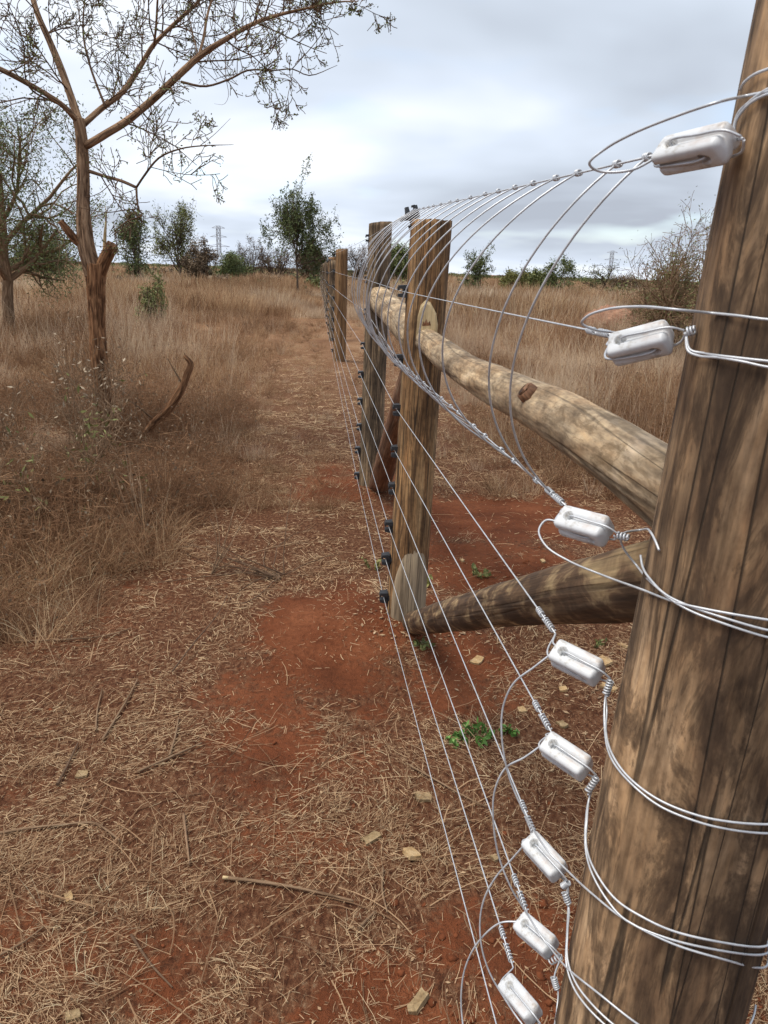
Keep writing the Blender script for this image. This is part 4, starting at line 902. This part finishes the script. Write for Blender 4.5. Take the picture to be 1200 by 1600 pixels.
# ---- the acacia on the left, traced limb by limb
def acacia():
    Y = 7.0; T = Tree(3); base = UY(168, 700, Y); base[2] = gz1(base[0], base[1])
    t = thing('acacia_tree', base, 'tall sparse thorn tree with forked trunk on the left', 'tree')
    def limb(pts, name, mat='bark_upper', n=26, sides=14, rough=.16, dense=1.0, tw=True, cfgx=None):
        P = smooth_path([UY(x, y, Y + dy) for x, y, dy, r in pts], n); R = np.interp(np.linspace(0, 1, n), np.linspace(0, 1, len(pts)), [p[3] * (.74 if p[1] < 300 else .84) for p in pts])
        b = MB(); sd = len(name) * 7 + int(pts[0][0])
        if mat == 'bark' or name == 'trunk':
            P = smooth_path(P, n * 3); R = np.interp(np.linspace(0, 1, n * 3), np.linspace(0, 1, n), R)
            rdg = lambda th, l: 1 + (fbm(np.cos(th) * 2.2 + sd, np.sin(th) * 2.2 + l * 2.2, sd) - .5) * .34 - np.abs(fbm(np.cos(th) * 4.2 + l * 1.1, np.sin(th) * 4.2 + sd + l * 1.7, sd + 4, 3) - .5) * (.95 if mat == 'bark' else .5) + .10 + (fbm(np.cos(th) * 9 + sd, np.sin(th) * 9 + l * 9, sd + 8, 2) - .5) * .22
            b.tube(P, R, sides * 2, True, rdg)
        else: b.tube(P, R, sides, True, lambda th, l: 1 + (fbm(np.cos(th) * 2.4 + sd, np.sin(th) * 2.4 + l * 2.2, sd) - .5) * rough * 2.2 + (fbm(np.cos(th) * 8 + sd, np.sin(th) * 8 + l * 5, sd + 2, 2) - .5) * rough)
        b.build(name, mat, t)
        if tw:
            n = len(P); L = np.linalg.norm(np.diff(P, axis=0), axis=1).sum(); m = int(L * 6.5 * dense); cfg = dict(seg=[6, 5, 4], wob=[.13, .17, .2], up=[.03, .03, .02], n=[8, 4], max=2, ang=(30, 80), ratio=.55, rmin=.0026, leaf=1, nleaf=2.6, lspread=.012, **{'from': [.15, .2]})
            if cfgx: cfg.update(cfgx)
            for k in range(m):
                u = T.rng.uniform(.18, 1); i = min(int(u * (n - 1)), n - 2); dd = P[i + 1] - P[i]; dd /= np.linalg.norm(dd); perp = T.rng.normal(size=3); perp -= dd * (perp @ dd); perp /= np.linalg.norm(perp)
                a = math.radians(T.rng.uniform(35, 80)); dv = dd * math.cos(a) + perp * math.sin(a); dv[2] += .12
                T.grow(T.tw, P[i], dv, T.rng.uniform(.25, .95) * min(1, .35 + R[i] / .02), min(R[i] * .4, .0065), 0, cfg)
    limb([(168, 715, 0, .098), (165, 660, 0, .090), (158, 600, 0, .084), (152, 520, 0, .080), (150, 450, 0, .080), (150, 412, 0, .098)], 'trunk', 'bark', 60, 40, .26, tw=False)
    limb([(148, 430, 0, .085), (135, 385, 0, .080), (130, 340, 0, .062), (130, 270, 0, .060), (127, 215, 0, .058), (122, 185, 0, .055)], 'trunk', 'bark_upper', 50, 32, .18, tw=False)
    limb([(132, 388, 0, .040), (112, 368, -.06, .036), (94, 345, -.10, .030)], 'sawn_stub', 'bark', 10, 18, .2, tw=False)
    limb([(155, 425, 0, .062), (168, 398, -.03, .060), (176, 382, -.05, .056)], 'broken_stub', 'bark', 10, 22, .3, tw=False)
    limb([(163, 395, -.04, .018), (164, 365, -.04, .015), (166, 335, -.04, .007), (165, 322, -.04, .002)], 'splinter', 'wood_cut', 10, 8, .3, tw=False)
    limb([(124, 195, 0, .050), (112, 155, .1, .042), (98, 115, .15, .038), (78, 65, .2, .034), (60, 25, .2, .032), (45, -30, .25, .028), (30, -120, .3, .02)], 'branch', dense=1.0)
    limb([(122, 190, 0, .034), (98, 165, -.15, .030), (60, 140, -.3, .027), (0, 108, -.5, .024), (-70, 80, -.7, .018), (-140, 40, -.8, .01)], 'branch', dense=.8)
    limb([(134, 228, 0, .044), (165, 210, -.1, .040), (200, 188, -.15, .038), (245, 150, -.2, .035), (285, 112, -.25, .033), (312, 88, -.25, .030), (355, 60, -.3, .024), (405, 33, -.35, .020), (470, 15, -.4, .014), (530, 3, -.4, .009), (560, 2, -.4, .004)], 'branch', n=40, dense=1.15)
    limb([(130, 195, .05, .036), (160, 168, .2, .033), (190, 145, .3, .031), (218, 105, .4, .027), (240, 70, .45, .024), (275, 35, .5, .02), (312, 0, .55, .016), (350, -60, .6, .01)], 'branch', dense=1.2)
    limb([(283, 128, -.25, .013), (320, 135, -.3, .011), (360, 123, -.35, .010), (387, 110, -.4, .009), (430, 110, -.4, .007), (457, 108, -.42, .006), (483, 118, -.42, .005), (527, 102, -.45, .002)], 'branch', 'twig', dense=.7)
    limb([(457, 107, -.42, .005), (490, 70, -.4, .004), (512, 40, -.4, .003), (533, 7, -.4, .002)], 'branch', 'twig', n=12, sides=6, dense=.8)
    limb([(140, 268, -.02, .021), (165, 276, -.15, .018), (190, 283, -.3, .017), (213, 293, -.4, .015)], 'branch', 'twig', n=14, sides=8, dense=.6)
    limb([(213, 293, -.4, .012), (225, 275, -.45, .011), (248, 247, -.5, .010), (280, 233, -.55, .008), (312, 228, -.55, .006), (365, 226, -.6, .002)], 'branch', 'twig', n=20, sides=7, dense=.7)
    limb([(312, 228, -.55, .004), (335, 210, -.5, .003), (360, 185, -.5, .0015)], 'branch', 'twig', n=8, sides=5, dense=.1)
    limb([(213, 293, -.4, .012), (214, 312, -.42, .010), (217, 328, -.45, .008), (223, 336, -.45, .007), (200, 345, -.5, .005), (172, 367, -.5, .003)], 'branch', 'twig', n=16, sides=7, dense=.5)
    limb([(217, 326, -.45, .006), (190, 329, -.4, .005), (165, 332, -.3, .004), (118, 323, -.2, .003)], 'branch', 'twig', n=10, sides=6, dense=.3)
    limb([(352, 72, -.3, .006), (353, 120, -.32, .004), (357, 150, -.32, .003), (350, 163, -.32, .002), (335, 162, -.32, .001)], 'branch', 'twig', n=14, sides=5, dense=.2)
    limb([(310, 90, -.25, .016), (318, 60, -.1, .014), (325, 20, 0, .012), (345, -40, .1, .008)], 'branch', dense=1.4)
    limb([(240, 75, .45, .014), (244, 40, .3, .013), (246, 0, .2, .011), (250, -60, .2, .007)], 'branch', dense=1.3)
    limb([(165, 168, .1, .014), (140, 100, .3, .012), (130, 50, .4, .010), (135, -30, .5, .006)], 'branch', 'twig', dense=1.0)
    limb([(95, 165, -.1, .010), (45, 135, -.3, .008), (35, 60, -.4, .006), (10, 0, -.5, .004)], 'branch', 'twig', dense=.8)
    T.tw.build('twigs', 'twig', t); T.crown(t, 'leaf_acacia', (.007, .0145))
acacia()
# curved dead limb standing in the grass beside the trunk
def dead_limb():
    Y = 7.2; pts = [(222, 684, .026), (240, 662, .036), (262, 641, .038), (281, 612, .037), (293, 583, .032), (298, 568, .026), (288, 556, .016)]
    base = UY(222, 676, Y); base[2] = gz1(base[0], base[1]); t = thing('dead_limb', base, 'curved broken dead limb sticking out of the grass right of the thorn tree', 'dead branch')
    P = smooth_path([UY(x, y, Y) for x, y, r in pts], 26); b = MB(); b.tube(P, np.interp(np.linspace(0, 1, 26), np.linspace(0, 1, len(pts)), [p[2] for p in pts]), 28, True, lambda th, l: 1 + (fbm(np.cos(th) * 2, np.sin(th) * 2 + l * 7, 5) - .5) * .6 - np.abs(fbm(np.cos(th) * 5, np.sin(th) * 5 + l * 3, 15, 3) - .5) * .9 + .1)
    b.build('limb', 'bark', t)
    b = MB(); b.tube(smooth_path([UY(285, 600, Y), UY(270, 575, Y), UY(262, 560, Y)], 8), np.linspace(.010, .003, 8), 5); b.tube(smooth_path([UY(240, 655, Y), UY(205, 628, Y - .1), UY(190, 622, Y - .1)], 8), np.linspace(.010, .003, 8), 5); b.build('side_twig', 'twig_grey', t)
dead_limb()

ACFG = dict(seg=[8, 7, 6, 5], wob=[.10, .13, .16, .22], up=[.02, .03, .03, .02], n=[7, 6, 6], max=3, ang=(35, 75), ratio=.68, rmin=.004, leaf=2, nleaf=26, lspread=.085, twlvl=2, **{'from': [.3, .2, .15]})
def tree(name, label, cat, px, Y, top, width, trunk_r, mat, seed, cfgx=None, nstem=1, bark='bark_far', leaf=(.03, .07), group=None, lean=0.0, baseoff=0):
    """a tree or shrub rooted at distance Y under photo column px, its top at photo row top"""
    kf = 1.0
    if group == SC and Y > 20 and px != 474 and px != 236:
        kf = 1.9 if px < 650 else 1.35
        Y *= kf; width *= .8; leaf = (leaf[0] * kf * .9, leaf[1] * kf * .9); trunk_r *= kf
    bpt = UY(px + baseoff, 440, Y); tpt = UY(px, top, Y); x0 = bpt[0]; z0 = gz1(x0, Y); H = tpt[2] - z0; W = width * Y / FPX
    cfg = dict(ACFG); cfg.update(cfgx or {}); cfg['rmin'] *= kf; cfg['lspread'] *= kf; cfg['nleaf'] *= .72; T = Tree(seed)
    t = thing(name, (x0, Y, z0), label, cat, group); b = MB()
    for k in range(nstem):
        a = T.rng.uniform(0, 6.28); sp = 0 if nstem == 1 else min(.9, W / H * .55)
        d = (math.cos(a) * sp + lean, math.sin(a) * sp, 1)
        T.grow(b, (x0 + math.cos(a) * .04 * nstem, Y + math.sin(a) * .04 * nstem, z0 - .1), d, H * cfg.get('hfrac', .72) * T.rng.uniform(.8, 1.1), trunk_r * T.rng.uniform(.7, 1.1), 0, cfg)
    # fit the whole plant into its height and width
    b.flush(); T.tw.flush(); P = np.concatenate(T.tw.V + b.V); hx = np.percentile(np.abs(P[:, 0] - x0), 93); hz = np.percentile(P[:, 2], 99.5) - z0
    S = np.array([W / 2 / hx, W / 2 / hx, H / hz]); o0 = np.array([x0, Y, z0])
    for mb in (b, T.tw): mb.V = [o0 + (v - o0) * S for v in mb.V]
    T.leafP = [o0 + (v - o0) * S for v in T.leafP]
    b.build('trunk' if nstem == 1 else 'stems', bark, t)
    if T.tw.V: T.tw.build('twigs', bark, t)
    T.crown(t, mat, leaf, elong=3.2); return t
BUSH = dict(n=[7, 6, 6], hfrac=.6, ang=(25, 75), nleaf=10, **{'from': [.12, .1, .1]})
BARE_ = dict(n=[7, 6, 6], hfrac=.7, ang=(25, 65), nleaf=1.2, rmin=.006, **{'from': [.1, .1, .1]})
SC = 'scrub along the skyline'
tree('acacia_tree', 'feathery thorn tree cut by the left edge of the frame', 'tree', 5, 17, 140, 235, .11, 'leaf_acacia', 21, dict(n=[10, 8, 6], nleaf=60, hfrac=.55, lspread=.12, **{'from': [.35, .2, .15]}), leaf=(.014, .028), bark='twig_grey', baseoff=-2)
tree('shrub', 'dense green shrub behind the thorn tree at the left', 'shrub', 60, 24, 350, 105, .05, 'leaf_mid', 22, BUSH, 5, leaf=(0.021, 0.043), group=SC)
tree('small_tree', 'bushy olive tree just right of the thorn tree trunk', 'tree', 226, 30, 328, 72, .07, 'leaf_dark', 23, dict(n=[8, 7, 7], nleaf=7.4, **{'from': [.15, .1, .1]}), 2, leaf=(0.024, 0.050), group=SC)
tree('small_tree', 'pale green airy tree left of the distant pylon', 'tree', 284, 33, 318, 84, .07, 'leaf_mid', 24, dict(n=[8, 7, 7], nleaf=7.4, **{'from': [.2, .1, .1]}), 2, leaf=(0.024, 0.050), group=SC)
tree('shrub', 'brownish shrub left of the distant left pylon', 'shrub', 312, 31, 376, 44, .05, 'leaf_brown', 25, BUSH, 4, leaf=(0.024, 0.043), group=SC)
tree('shrub', 'low bright green bush in the grass left of the pylon', 'shrub', 236, 21, 428, 32, .03, 'leaf_mid', 26, dict(BUSH, n=[4, 4, 3], nleaf=9), 5, leaf=(0.018, 0.037), group=SC)
tree('shrub', 'bare branched grey shrub between the pylon and the lone tree', 'shrub', 392, 42, 371, 62, .05, 'leaf_brown', 27, BARE_, 4, leaf=(0.024, 0.037), group=SC)
tree('shrub', 'low green shrub at the foot of the bare grey shrub', 'shrub', 352, 38, 398, 60, .04, 'leaf_dark', 28, BUSH, 4, leaf=(0.030, 0.050), group=SC)
tree('small_tree', 'lone dark leafy tree left of the fence line', 'tree', 474, 42, 272, 84, .085, 'leaf_dark', 131, dict(n=[14, 8, 5], nleaf=24, hfrac=.52, rmin=.006, ratio=.72, ang=(30, 85), **{'from': [.42, .15, .1]}), 1, leaf=(0.032, 0.062), group=SC, baseoff=-8)
tree('shrub', 'rounded brown shrub behind the lone leafy tree', 'shrub', 490, 44, 380, 52, .05, 'leaf_brown', 30, BUSH, 5, leaf=(0.030, 0.050), group=SC)
tree('shrub', 'brown twiggy shrub left of the lone leafy tree', 'shrub', 432, 46, 388, 56, .05, 'leaf_brown', 31, BARE_, 5, leaf=(0.030, 0.050), group=SC)
tree('shrub', 'green shrub seen between the two braced posts', 'shrub', 628, 40, 384, 60, .05, 'leaf_dark', 32, BUSH, 5, leaf=(0.030, 0.056), group=SC)
tree('shrub', 'bare grey shrub seen behind the grey post', 'shrub', 562, 42, 380, 50, .05, 'leaf_brown', 33, BARE_, 4, leaf=(0.024, 0.037), group=SC)
tree('small_tree', 'dark small tree right of the brown post', 'tree', 750, 40, 384, 52, .06, 'leaf_dark', 34, dict(n=[8, 7, 7], nleaf=9.3, **{'from': [.25, .1, .1]}), 1, leaf=(0.030, 0.056), group=SC)
tree('shrub', 'yellowish green rounded bush on the skyline', 'shrub', 806, 45, 423, 44, .05, 'leaf_yellow', 35, BUSH, 5, leaf=(0.036, 0.062), group=SC)
tree('shrub', 'olive brown rounded bush beside the yellowish one', 'shrub', 836, 44, 424, 36, .05, 'leaf_mid', 36, BUSH, 5, leaf=(0.036, 0.062), group=SC)
tree('small_tree', 'compact green tree behind the rightmost wire hoops', 'tree', 875, 42, 404, 56, .06, 'leaf_dark', 37, dict(n=[8, 7, 7], nleaf=9.9, **{'from': [.3, .1, .1]}), 1, leaf=(0.030, 0.056), group=SC)
tree('small_tree', 'small airy flat topped tree in front of the right pylon', 'tree', 942, 46, 413, 56, .05, 'leaf_mid', 38, dict(n=[7, 6, 4], nleaf=6, hfrac=.5, **{'from': [.3, .2, .1]}), 1, leaf=(0.030, 0.050), group=SC)
tree('shrub', 'low greyish bush right of the airy tree', 'shrub', 985, 60, 432, 60, .05, 'leaf_brown', 39, BUSH, 5, leaf=(0.036, 0.062), group=SC)
tree('shrub', 'large dry twiggy thorn bush beside the near post', 'shrub', 1080, 17, 352, 150, .05, 'leaf_mid', 40, dict(n=[8, 7, 5], hfrac=.6, ang=(30, 80), nleaf=4.5, rmin=.004, **{'from': [.08, .1, .1]}), 9, bark='twig_grey', leaf=(0.009, 0.022), group=SC)
# distant scrub and tree line, one mass
def skyline():
    rg = np.random.default_rng(12); src = []
    for k, m in enumerate(['leaf_dark', 'leaf_mid', 'leaf_brown', 'leaf_dark']):
        n = 900; th = rg.uniform(0, 6.28, n); ph = np.arccos(rg.uniform(0, 1, n)); lob = .75 + .35 * np.sin(th * 3 + k) * np.sin(ph * 4 + k); r = lob * rg.uniform(.45, 1.0, n) ** .5
        P = np.stack([np.cos(th) * np.sin(ph) * r * 1.1, np.sin(th) * np.sin(ph) * r * 1.1, .08 + np.cos(ph) * r], 1)
        src.append(source([(leafquads(P, rg.uniform(.07, .15, n), rg, rg.uniform(0, 1, n)), m)], 'scrub'))
    n = 2600; y = 55 * np.exp(rg.uniform(0, 1, n) * math.log(14)); x = rg.uniform(-1, 1, n) * (y * .7 + 5)
    gap = fbm(x * .03, y * .02, 91); k = (rg.uniform(0, 1, n) < np.where(y > 240, 1, np.clip((gap - .42) * 3, 0, .6))) ; x, y = x[k], y[k]; n = len(x)
    s = rg.uniform(.5, 1.35, n) * np.where(y > 240, 1.5, 1) ; scl = np.stack([s * rg.uniform(.9, 1.8, n), s * rg.uniform(.9, 1.8, n), s], 1)
    scatter('distant_scrub', 'dark band of distant scrub along the horizon', 'scrub', np.stack([x, y, gz(x, y) - .1], 1), np.stack([0 * x, 0 * x, rg.uniform(0, 6.28, n)], 1), scl, rg.choice([0, 1, 2, 3], n, p=[.35, .2, .25, .2]), src)
skyline()
# pylons
def pylon(px, top, Y, label, H):
    tp = UY(px, top, Y); base = np.array([tp[0], Y, tp[2] - H]); t = thing('pylon', base, label, 'pylon', 'power line pylons'); b = MB(); w0 = H * .11; w1 = H * .028; zc = H * .62
    def leg(sx, sy, z): w = w0 + (w1 - w0) * min(z / zc, 1); return base + np.array([sx * w, sy * w, z])
    lv = [0, .17, .31, .43, .53, .62, .70, .78, .86, .94, 1.0]; r = H * .0030
    for sx in (-1, 1):
        for sy in (-1, 1): b.tube([leg(sx, sy, z * H) for z in lv], r * 1.3, 4)
    for a, c in zip(lv[:-1], lv[1:]):
        for sy in (-1, 1):
            b.tube([leg(-1, sy, a * H), leg(1, sy, c * H)], r, 4); b.tube([leg(1, sy, a * H), leg(-1, sy, c * H)], r, 4); b.tube([leg(-1, sy, c * H), leg(1, sy, c * H)], r, 4)
        for sx in (-1, 1): b.tube([leg(sx, -1, a * H), leg(sx, 1, c * H)], r, 4)
    b.build('lattice_mast', 'steel', t)
    for z, hw in ((.70, .17), (.84, .13), (.97, .10)):
        b = MB()
        for sx in (-1, 1):
            tip = base + np.array([sx * H * hw, 0, z * H]); b.tube([leg(sx, -1, z * H), tip], r, 4); b.tube([leg(sx, 1, z * H), tip], r, 4); b.tube([leg(sx, -1, (z + .03) * H), tip], r, 4)
        b.build('cross_arm', 'steel', t)
pylon(341, 353, 430, 'distant lattice pylon left of the lone leafy tree', 34)
pylon(957, 392, 520, 'distant lattice pylon above the airy tree at the right', 34)
# heap of pinkish dug earth
def heap():
    c = G(955, 514); c[2] = gz1(c[0], c[1]); t = thing('soil_heap', c, 'low lumpy heap of pinkish earth in the grass behind the second insulator', 'soil heap'); rg = np.random.default_rng(8)
    V = []; n = 60; m = 26; Fc = []
    for i in range(m):
        for j in range(n):
            x = -1.15 + 2.3 * j / (n - 1); y = -.6 + 1.2 * i / (m - 1); e = max(0, 1 - (x / 1.15) ** 2 - (y / .6) ** 2)
            V.append((x, y, -.05 + e ** .5 * .85 * (.55 + .6 * float(fbm(np.array([x * 4.5]), np.array([y * 4.5]), 3)[0]))))
    for i in range(m - 1):
        for j in range(n - 1): Fc.append((i * n + j, i * n + j + 1, (i + 1) * n + j + 1, (i + 1) * n + j))
    link('heap', mesh_from('heap', V, Fc, 'soil_pale'), t)
heap()

# ================================================================== SMALL THINGS ON THE GROUND
def gp(px, py, lift=0.0):
    p = G(px, py); z = gz1(p[0], p[1])
    for _ in range(3): p = G(px, py, z); z = gz1(p[0], p[1])
    p[2] = z + lift; return p
def chip(px, py, wpx, hpx, rot, label, mat='chip', thick=.012, seed=0):
    rg = np.random.default_rng(seed + 100); c = gp(px, py, .004); k = .72 * np.linalg.norm(c - CP) / FPX; w = wpx * k / 2; l = hpx * k / 2 / max(.45, abs((c - CP)[2]) / np.linalg.norm(c - CP))
    out = [(-1, -1), (-.15, -1.12), (1, -.95), (1.0, -.1), (.8, 1), (-.1, .85), (-1, .95), (-.9, .1)]; out = [(x * w * rg.uniform(.8, 1.1), y * l * rg.uniform(.8, 1.1)) for x, y in out]; m = len(out); V = []
    for z, s in ((-.004, .97), (thick * .62, 1.0), (thick * .66, .97)):
        for x, y in out: V.append((x * s, y * s, z + rg.normal(0, .0008)))
    Fc = [(q * m + j, q * m + (j + 1) % m, (q + 1) * m + (j + 1) % m, (q + 1) * m + j) for q in range(2) for j in range(m)] + [tuple(2 * m + j for j in range(m))]
    o = link('wood_chip', mesh_from('wood_chip', V, Fc, mat, np.array(V) + seed, smooth=False), None, c); o.rotation_euler = (rg.normal(0, .12), rg.normal(0, .12), rot)
    tag(o, label, 'wood chip', 'wood chips on the ground')
chip(642, 1337, 25, 24, .5, 'square yellowish wood chip left of the seventh insulator', 'chip', .016, 1)
chip(661, 1247, 32, 15, .05, 'flat rectangular grey chip under the lowest strands', 'chip_grey', .010, 2)
chip(654, 1570, 22, 36, -.7, 'thick wood chip lying on red earth at the bottom edge', 'chip_grey', .018, 3)
chip(580, 1312, 40, 13, .7, 'splintered brown chip left of the square yellowish chip', 'chip_grey', .010, 4)
chip(746, 1033, 20, 15, -.6, 'small pale chip on red earth below the diagonal brace', 'chip', .010, 5)
chip(878, 1133, 16, 14, .3, 'small chip beside the fifth insulator', 'chip_grey', .008, 6)
chip(815, 1110, 18, 10, .2, 'thin pale chip left of the fifth insulator', 'chip', .006, 7)
chip(880, 1078, 17, 9, 0.0, 'small pale chip beneath the fourth insulator', 'chip', .008, 8)
chip(944, 1034, 22, 18, .3, 'pale chip against the near post beside the fourth insulator', 'chip', .010, 9)
chip(950, 1075, 20, 16, 1.0, 'pale broken chip beside the tie wire of the fourth insulator', 'chip', .008, 10)
chip(128, 1211, 24, 13, .1, 'flat tan chip in the straw at the left foreground', 'chip_grey', .006, 11)
chip(108, 1404, 14, 13, .5, 'small pale chip at the lower left', 'chip', .008, 12)
chip(114, 1590, 28, 14, .3, 'orange chip at the lower left corner', 'chip_grey', .010, 13)
chip(722, 877, 7, 6, .2, 'tiny pale chip on the red patch right of the middle post', 'chip', .012, 14)
chip(848, 878, 9, 6, .3, 'tiny pale chip above the diagonal brace', 'chip', .012, 15)
chip(773, 1342, 15, 9, .6, 'narrow tan chip between the sixth and eighth strands', 'chip_grey', .008, 16)
chip(1005 - 30, 1010, 14, 12, .6, 'small chip against the left flank of the near post', 'chip', .008, 17)
def stick(pts, r, label, mat='twig_grey', end=None, lift=.006):
    base = gp(*pts[0]); P = np.array([gp(x, y, lift + r) for x, y in pts]); S = smooth_path(P, 8 * len(pts)); S[:, 2] = np.maximum(S[:, 2], gz(S[:, 0], S[:, 1]) + r * .6)
    t = thing('stick', base, label, 'stick', 'fallen sticks'); b = MB(); n = len(S); rg = np.random.default_rng(int(pts[0][0]))
    b.tube(S, np.linspace(r, r * .6, n) * (1 + rg.normal(0, .06, n)), 8, True, lambda th, l: 1 + (fbm(np.cos(th) * 2, np.sin(th) * 2 + l * 20, 5) - .5) * .3); b.build('stem', mat, t)
    if end: b = MB(); d = S[0] - S[2]; d /= np.linalg.norm(d); b.tube([S[0] - d * .002, S[0] + d * .014], [r * 1.02, r * .9], 8); b.build('cut_end', 'wood_cut', t)
stick([(356, 1377), (400, 1382), (450, 1390), (500, 1400), (552, 1413)], .0052, 'straight stick with a pale cut end in the lower middle', end=True)
stick([(0, 1306), (50, 1298), (100, 1293), (145, 1290), (165, 1300), (188, 1318)], .0045, 'bent tan stick at the left foreground')
stick([(287, 1276), (291, 1310), (296, 1355)], .0045, 'short upright looking reddish stick in the left foreground', 'bark_upper')
stick([(160, 1160), (185, 1120), (205, 1085), (215, 1065)], .0050, 'pale split stick leaning away, upper left of the straw')
stick([(150, 1145), (152, 1115), (160, 1080)], .0040, 'thinner grey stick beside the pale split stick')
stick([(90, 1230), (108, 1195), (122, 1165)], .0048, 'dark short stick at the left foreground', 'twig')
stick([(265, 1185), (275, 1150), (279, 1125)], .0045, 'short pale broken stem at left centre')
stick([(215, 1210), (260, 1190), (315, 1165)], .0050, 'grey stick pointing right at left centre')
stick([(205, 1465), (235, 1510), (270, 1548)], .0035, 'thin dark stick crossing the straw at the lower left', 'twig')
stick([(598, 1360), (597, 1395), (605, 1430)], .0036, 'short curved brown twig near the square yellowish chip', 'twig_grey')
stick([(0, 1497), (35, 1478), (70, 1452)], .0035, 'thin stick at the lower left edge', 'twig_grey')
stick([(640, 1200), (680, 1222), (720, 1245), (760, 1265)], .0036, 'grey twig lying behind the lowest strands', 'twig_grey')
stick([(560, 1455), (585, 1430)], .0045, 'stubby stick in the lower middle', 'twig_grey')
stick([(20, 1005), (90, 1003), (160, 997), (205, 985)], .0045, 'long grey branch lying at the left edge', 'twig_grey')
stick([(270, 1060), (300, 1020), (340, 970), (355, 940)], .0036, 'dark springy twig arching at left centre', 'twig', lift=.03)
def weed(px, py, n, r, h, label, mat='leaf_weed', size=(.008, .018), seed=0):
    rg = np.random.default_rng(seed + 500); c = gp(px, py); t = thing('weed', c, label, 'weed', 'small green weeds'); b = MB(); P = []
    for k in range(n):
        a = rg.uniform(0, 6.28); q = c + np.array([math.cos(a), math.sin(a), 0]) * r * rg.uniform(.2, 1); d = np.array([math.cos(a) * .6, math.sin(a) * .6, 1.0]); hh = h * rg.uniform(.5, 1.1); e = q + d / np.linalg.norm(d) * hh
        b.tube([q, (q + e) / 2 + rg.normal(0, .003, 3), e], [.0012, .001, .0007], 4, False)
        for u in np.linspace(.3, 1, 6): P.append(q + (e - q) * u + rg.normal(0, .004, 3))
    P = np.array(P); b.build('stems', mat, t); v, q, tn = leafquads(P - c, rg.uniform(*size, len(P)), rg, rg.uniform(0, 1, len(P)), 2.0, .4); link('leaves', mesh_from('leaves', v, q, mat, None, tn, smooth=False), t)
weed(748, 1155, 16, .045, .05, 'bright green leafy weed below the brace, between the strands', seed=1)
weed(712, 1160, 8, .03, .035, 'smaller green weed just left of the bright leafy weed', seed=2)
weed(792, 1150, 6, .025, .03, 'small green weed right of the bright leafy weed', seed=3)
weed(752, 900, 10, .05, .05, 'green sprig on the red patch right of the middle post', 'leaf_mid', (.010, .022), seed=4)
weed(582, 888, 7, .04, .07, 'dull green sprig left of the middle post foot', 'leaf_yellow', (.010, .02), seed=5)
weed(664, 918, 4, .012, .06, 'single yellow green leafy shoot against the scraped post foot', 'leaf_yellow', (.012, .024), seed=6)
weed(935, 1010, 6, .03, .03, 'tiny green weed under the near post beside chips', 'leaf_mid', (.006, .012), seed=7)
weed(662, 1008, 8, .04, .03, 'low grey green weed at the foot of the diagonal brace', 'leaf_mid', (.010, .02), seed=8)
# uprooted bush of dark twigs lying in the clearing
def twig_bush(px, py, label, n, L, mat, seed, flat=.25, dirx=None):
    rg = np.random.default_rng(seed); c = gp(px, py); t = thing('dry_shrub', c, label, 'dry shrub', 'dry shrubs in the clearing'); T = Tree(seed); b = MB()
    cfg = dict(seg=[7, 5, 4], wob=[.14, .2, .25], up=[.0, .01, 0], n=[5, 3], max=2, ang=(15, 50), ratio=.5, rmin=.0012, leaf=9, nleaf=0, lspread=.01, **{'from': [.2, .2]})
    for k in range(n):
        a = rg.uniform(0, 6.28) if dirx is None else rg.normal(dirx, .45); T.grow(b, c + np.array([0, 0, .01]), (math.cos(a), math.sin(a), abs(rg.normal(flat, flat * .6))), L * rg.uniform(.5, 1.1), .0035, 0, cfg)
    b.build('stems', mat, t)
    if T.tw.V: T.tw.build('twigs', mat, t)
twig_bush(438, 905, 'flattened dark twiggy shrub lying left of the middle post', 16, .75, 'twig', 61, .12, math.pi - .15)
twig_bush(444, 900, 'upright dark stalks rising from the flattened shrub', 4, .5, 'twig', 62, 2.2)
twig_bush(232, 850, 'fan of bleached stalks at the edge of the tall grass', 18, .65, 'twig_grey', 63, 1.4, 2.4)
twig_bush(330, 900, 'sparse bleached stalks leaning right in the clearing', 7, .6, 'twig_grey', 64, 1.3, .9)
def bramble(px, Y, top, width, label, seed, leafmat, nleaf, nst=8):
    tree('dry_shrub', label, 'dry shrub', px, Y, top, width, .010, leafmat, seed, dict(seg=[8, 6, 5, 4], n=[7, 5, 3], hfrac=.8, ang=(25, 80), nleaf=nleaf, rmin=.0018, leaf=2, lspread=.02, wob=[.16, .22, .28, .3], **{'from': [.1, .1, .1]}), nst, bark='twig_grey', leaf=(.008, .02), group='dry shrubs in the clearing')
bramble(60, 6.3, 520, 240, 'tangled dry shrub with silvery leaves left of the thorn tree trunk', 71, 'leaf_pale', .45)
bramble(20, 4.6, 600, 300, 'tangled dry shrub with some yellow green leaves at the left edge', 72, 'leaf_yellow', .7)
for o in THINGS:
    if '_base' in o: del o['_base']
scene.cycles.max_bounces = 5; scene.cycles.diffuse_bounces = 2; scene.cycles.glossy_bounces = 2; scene.cycles.transmission_bounces = 1
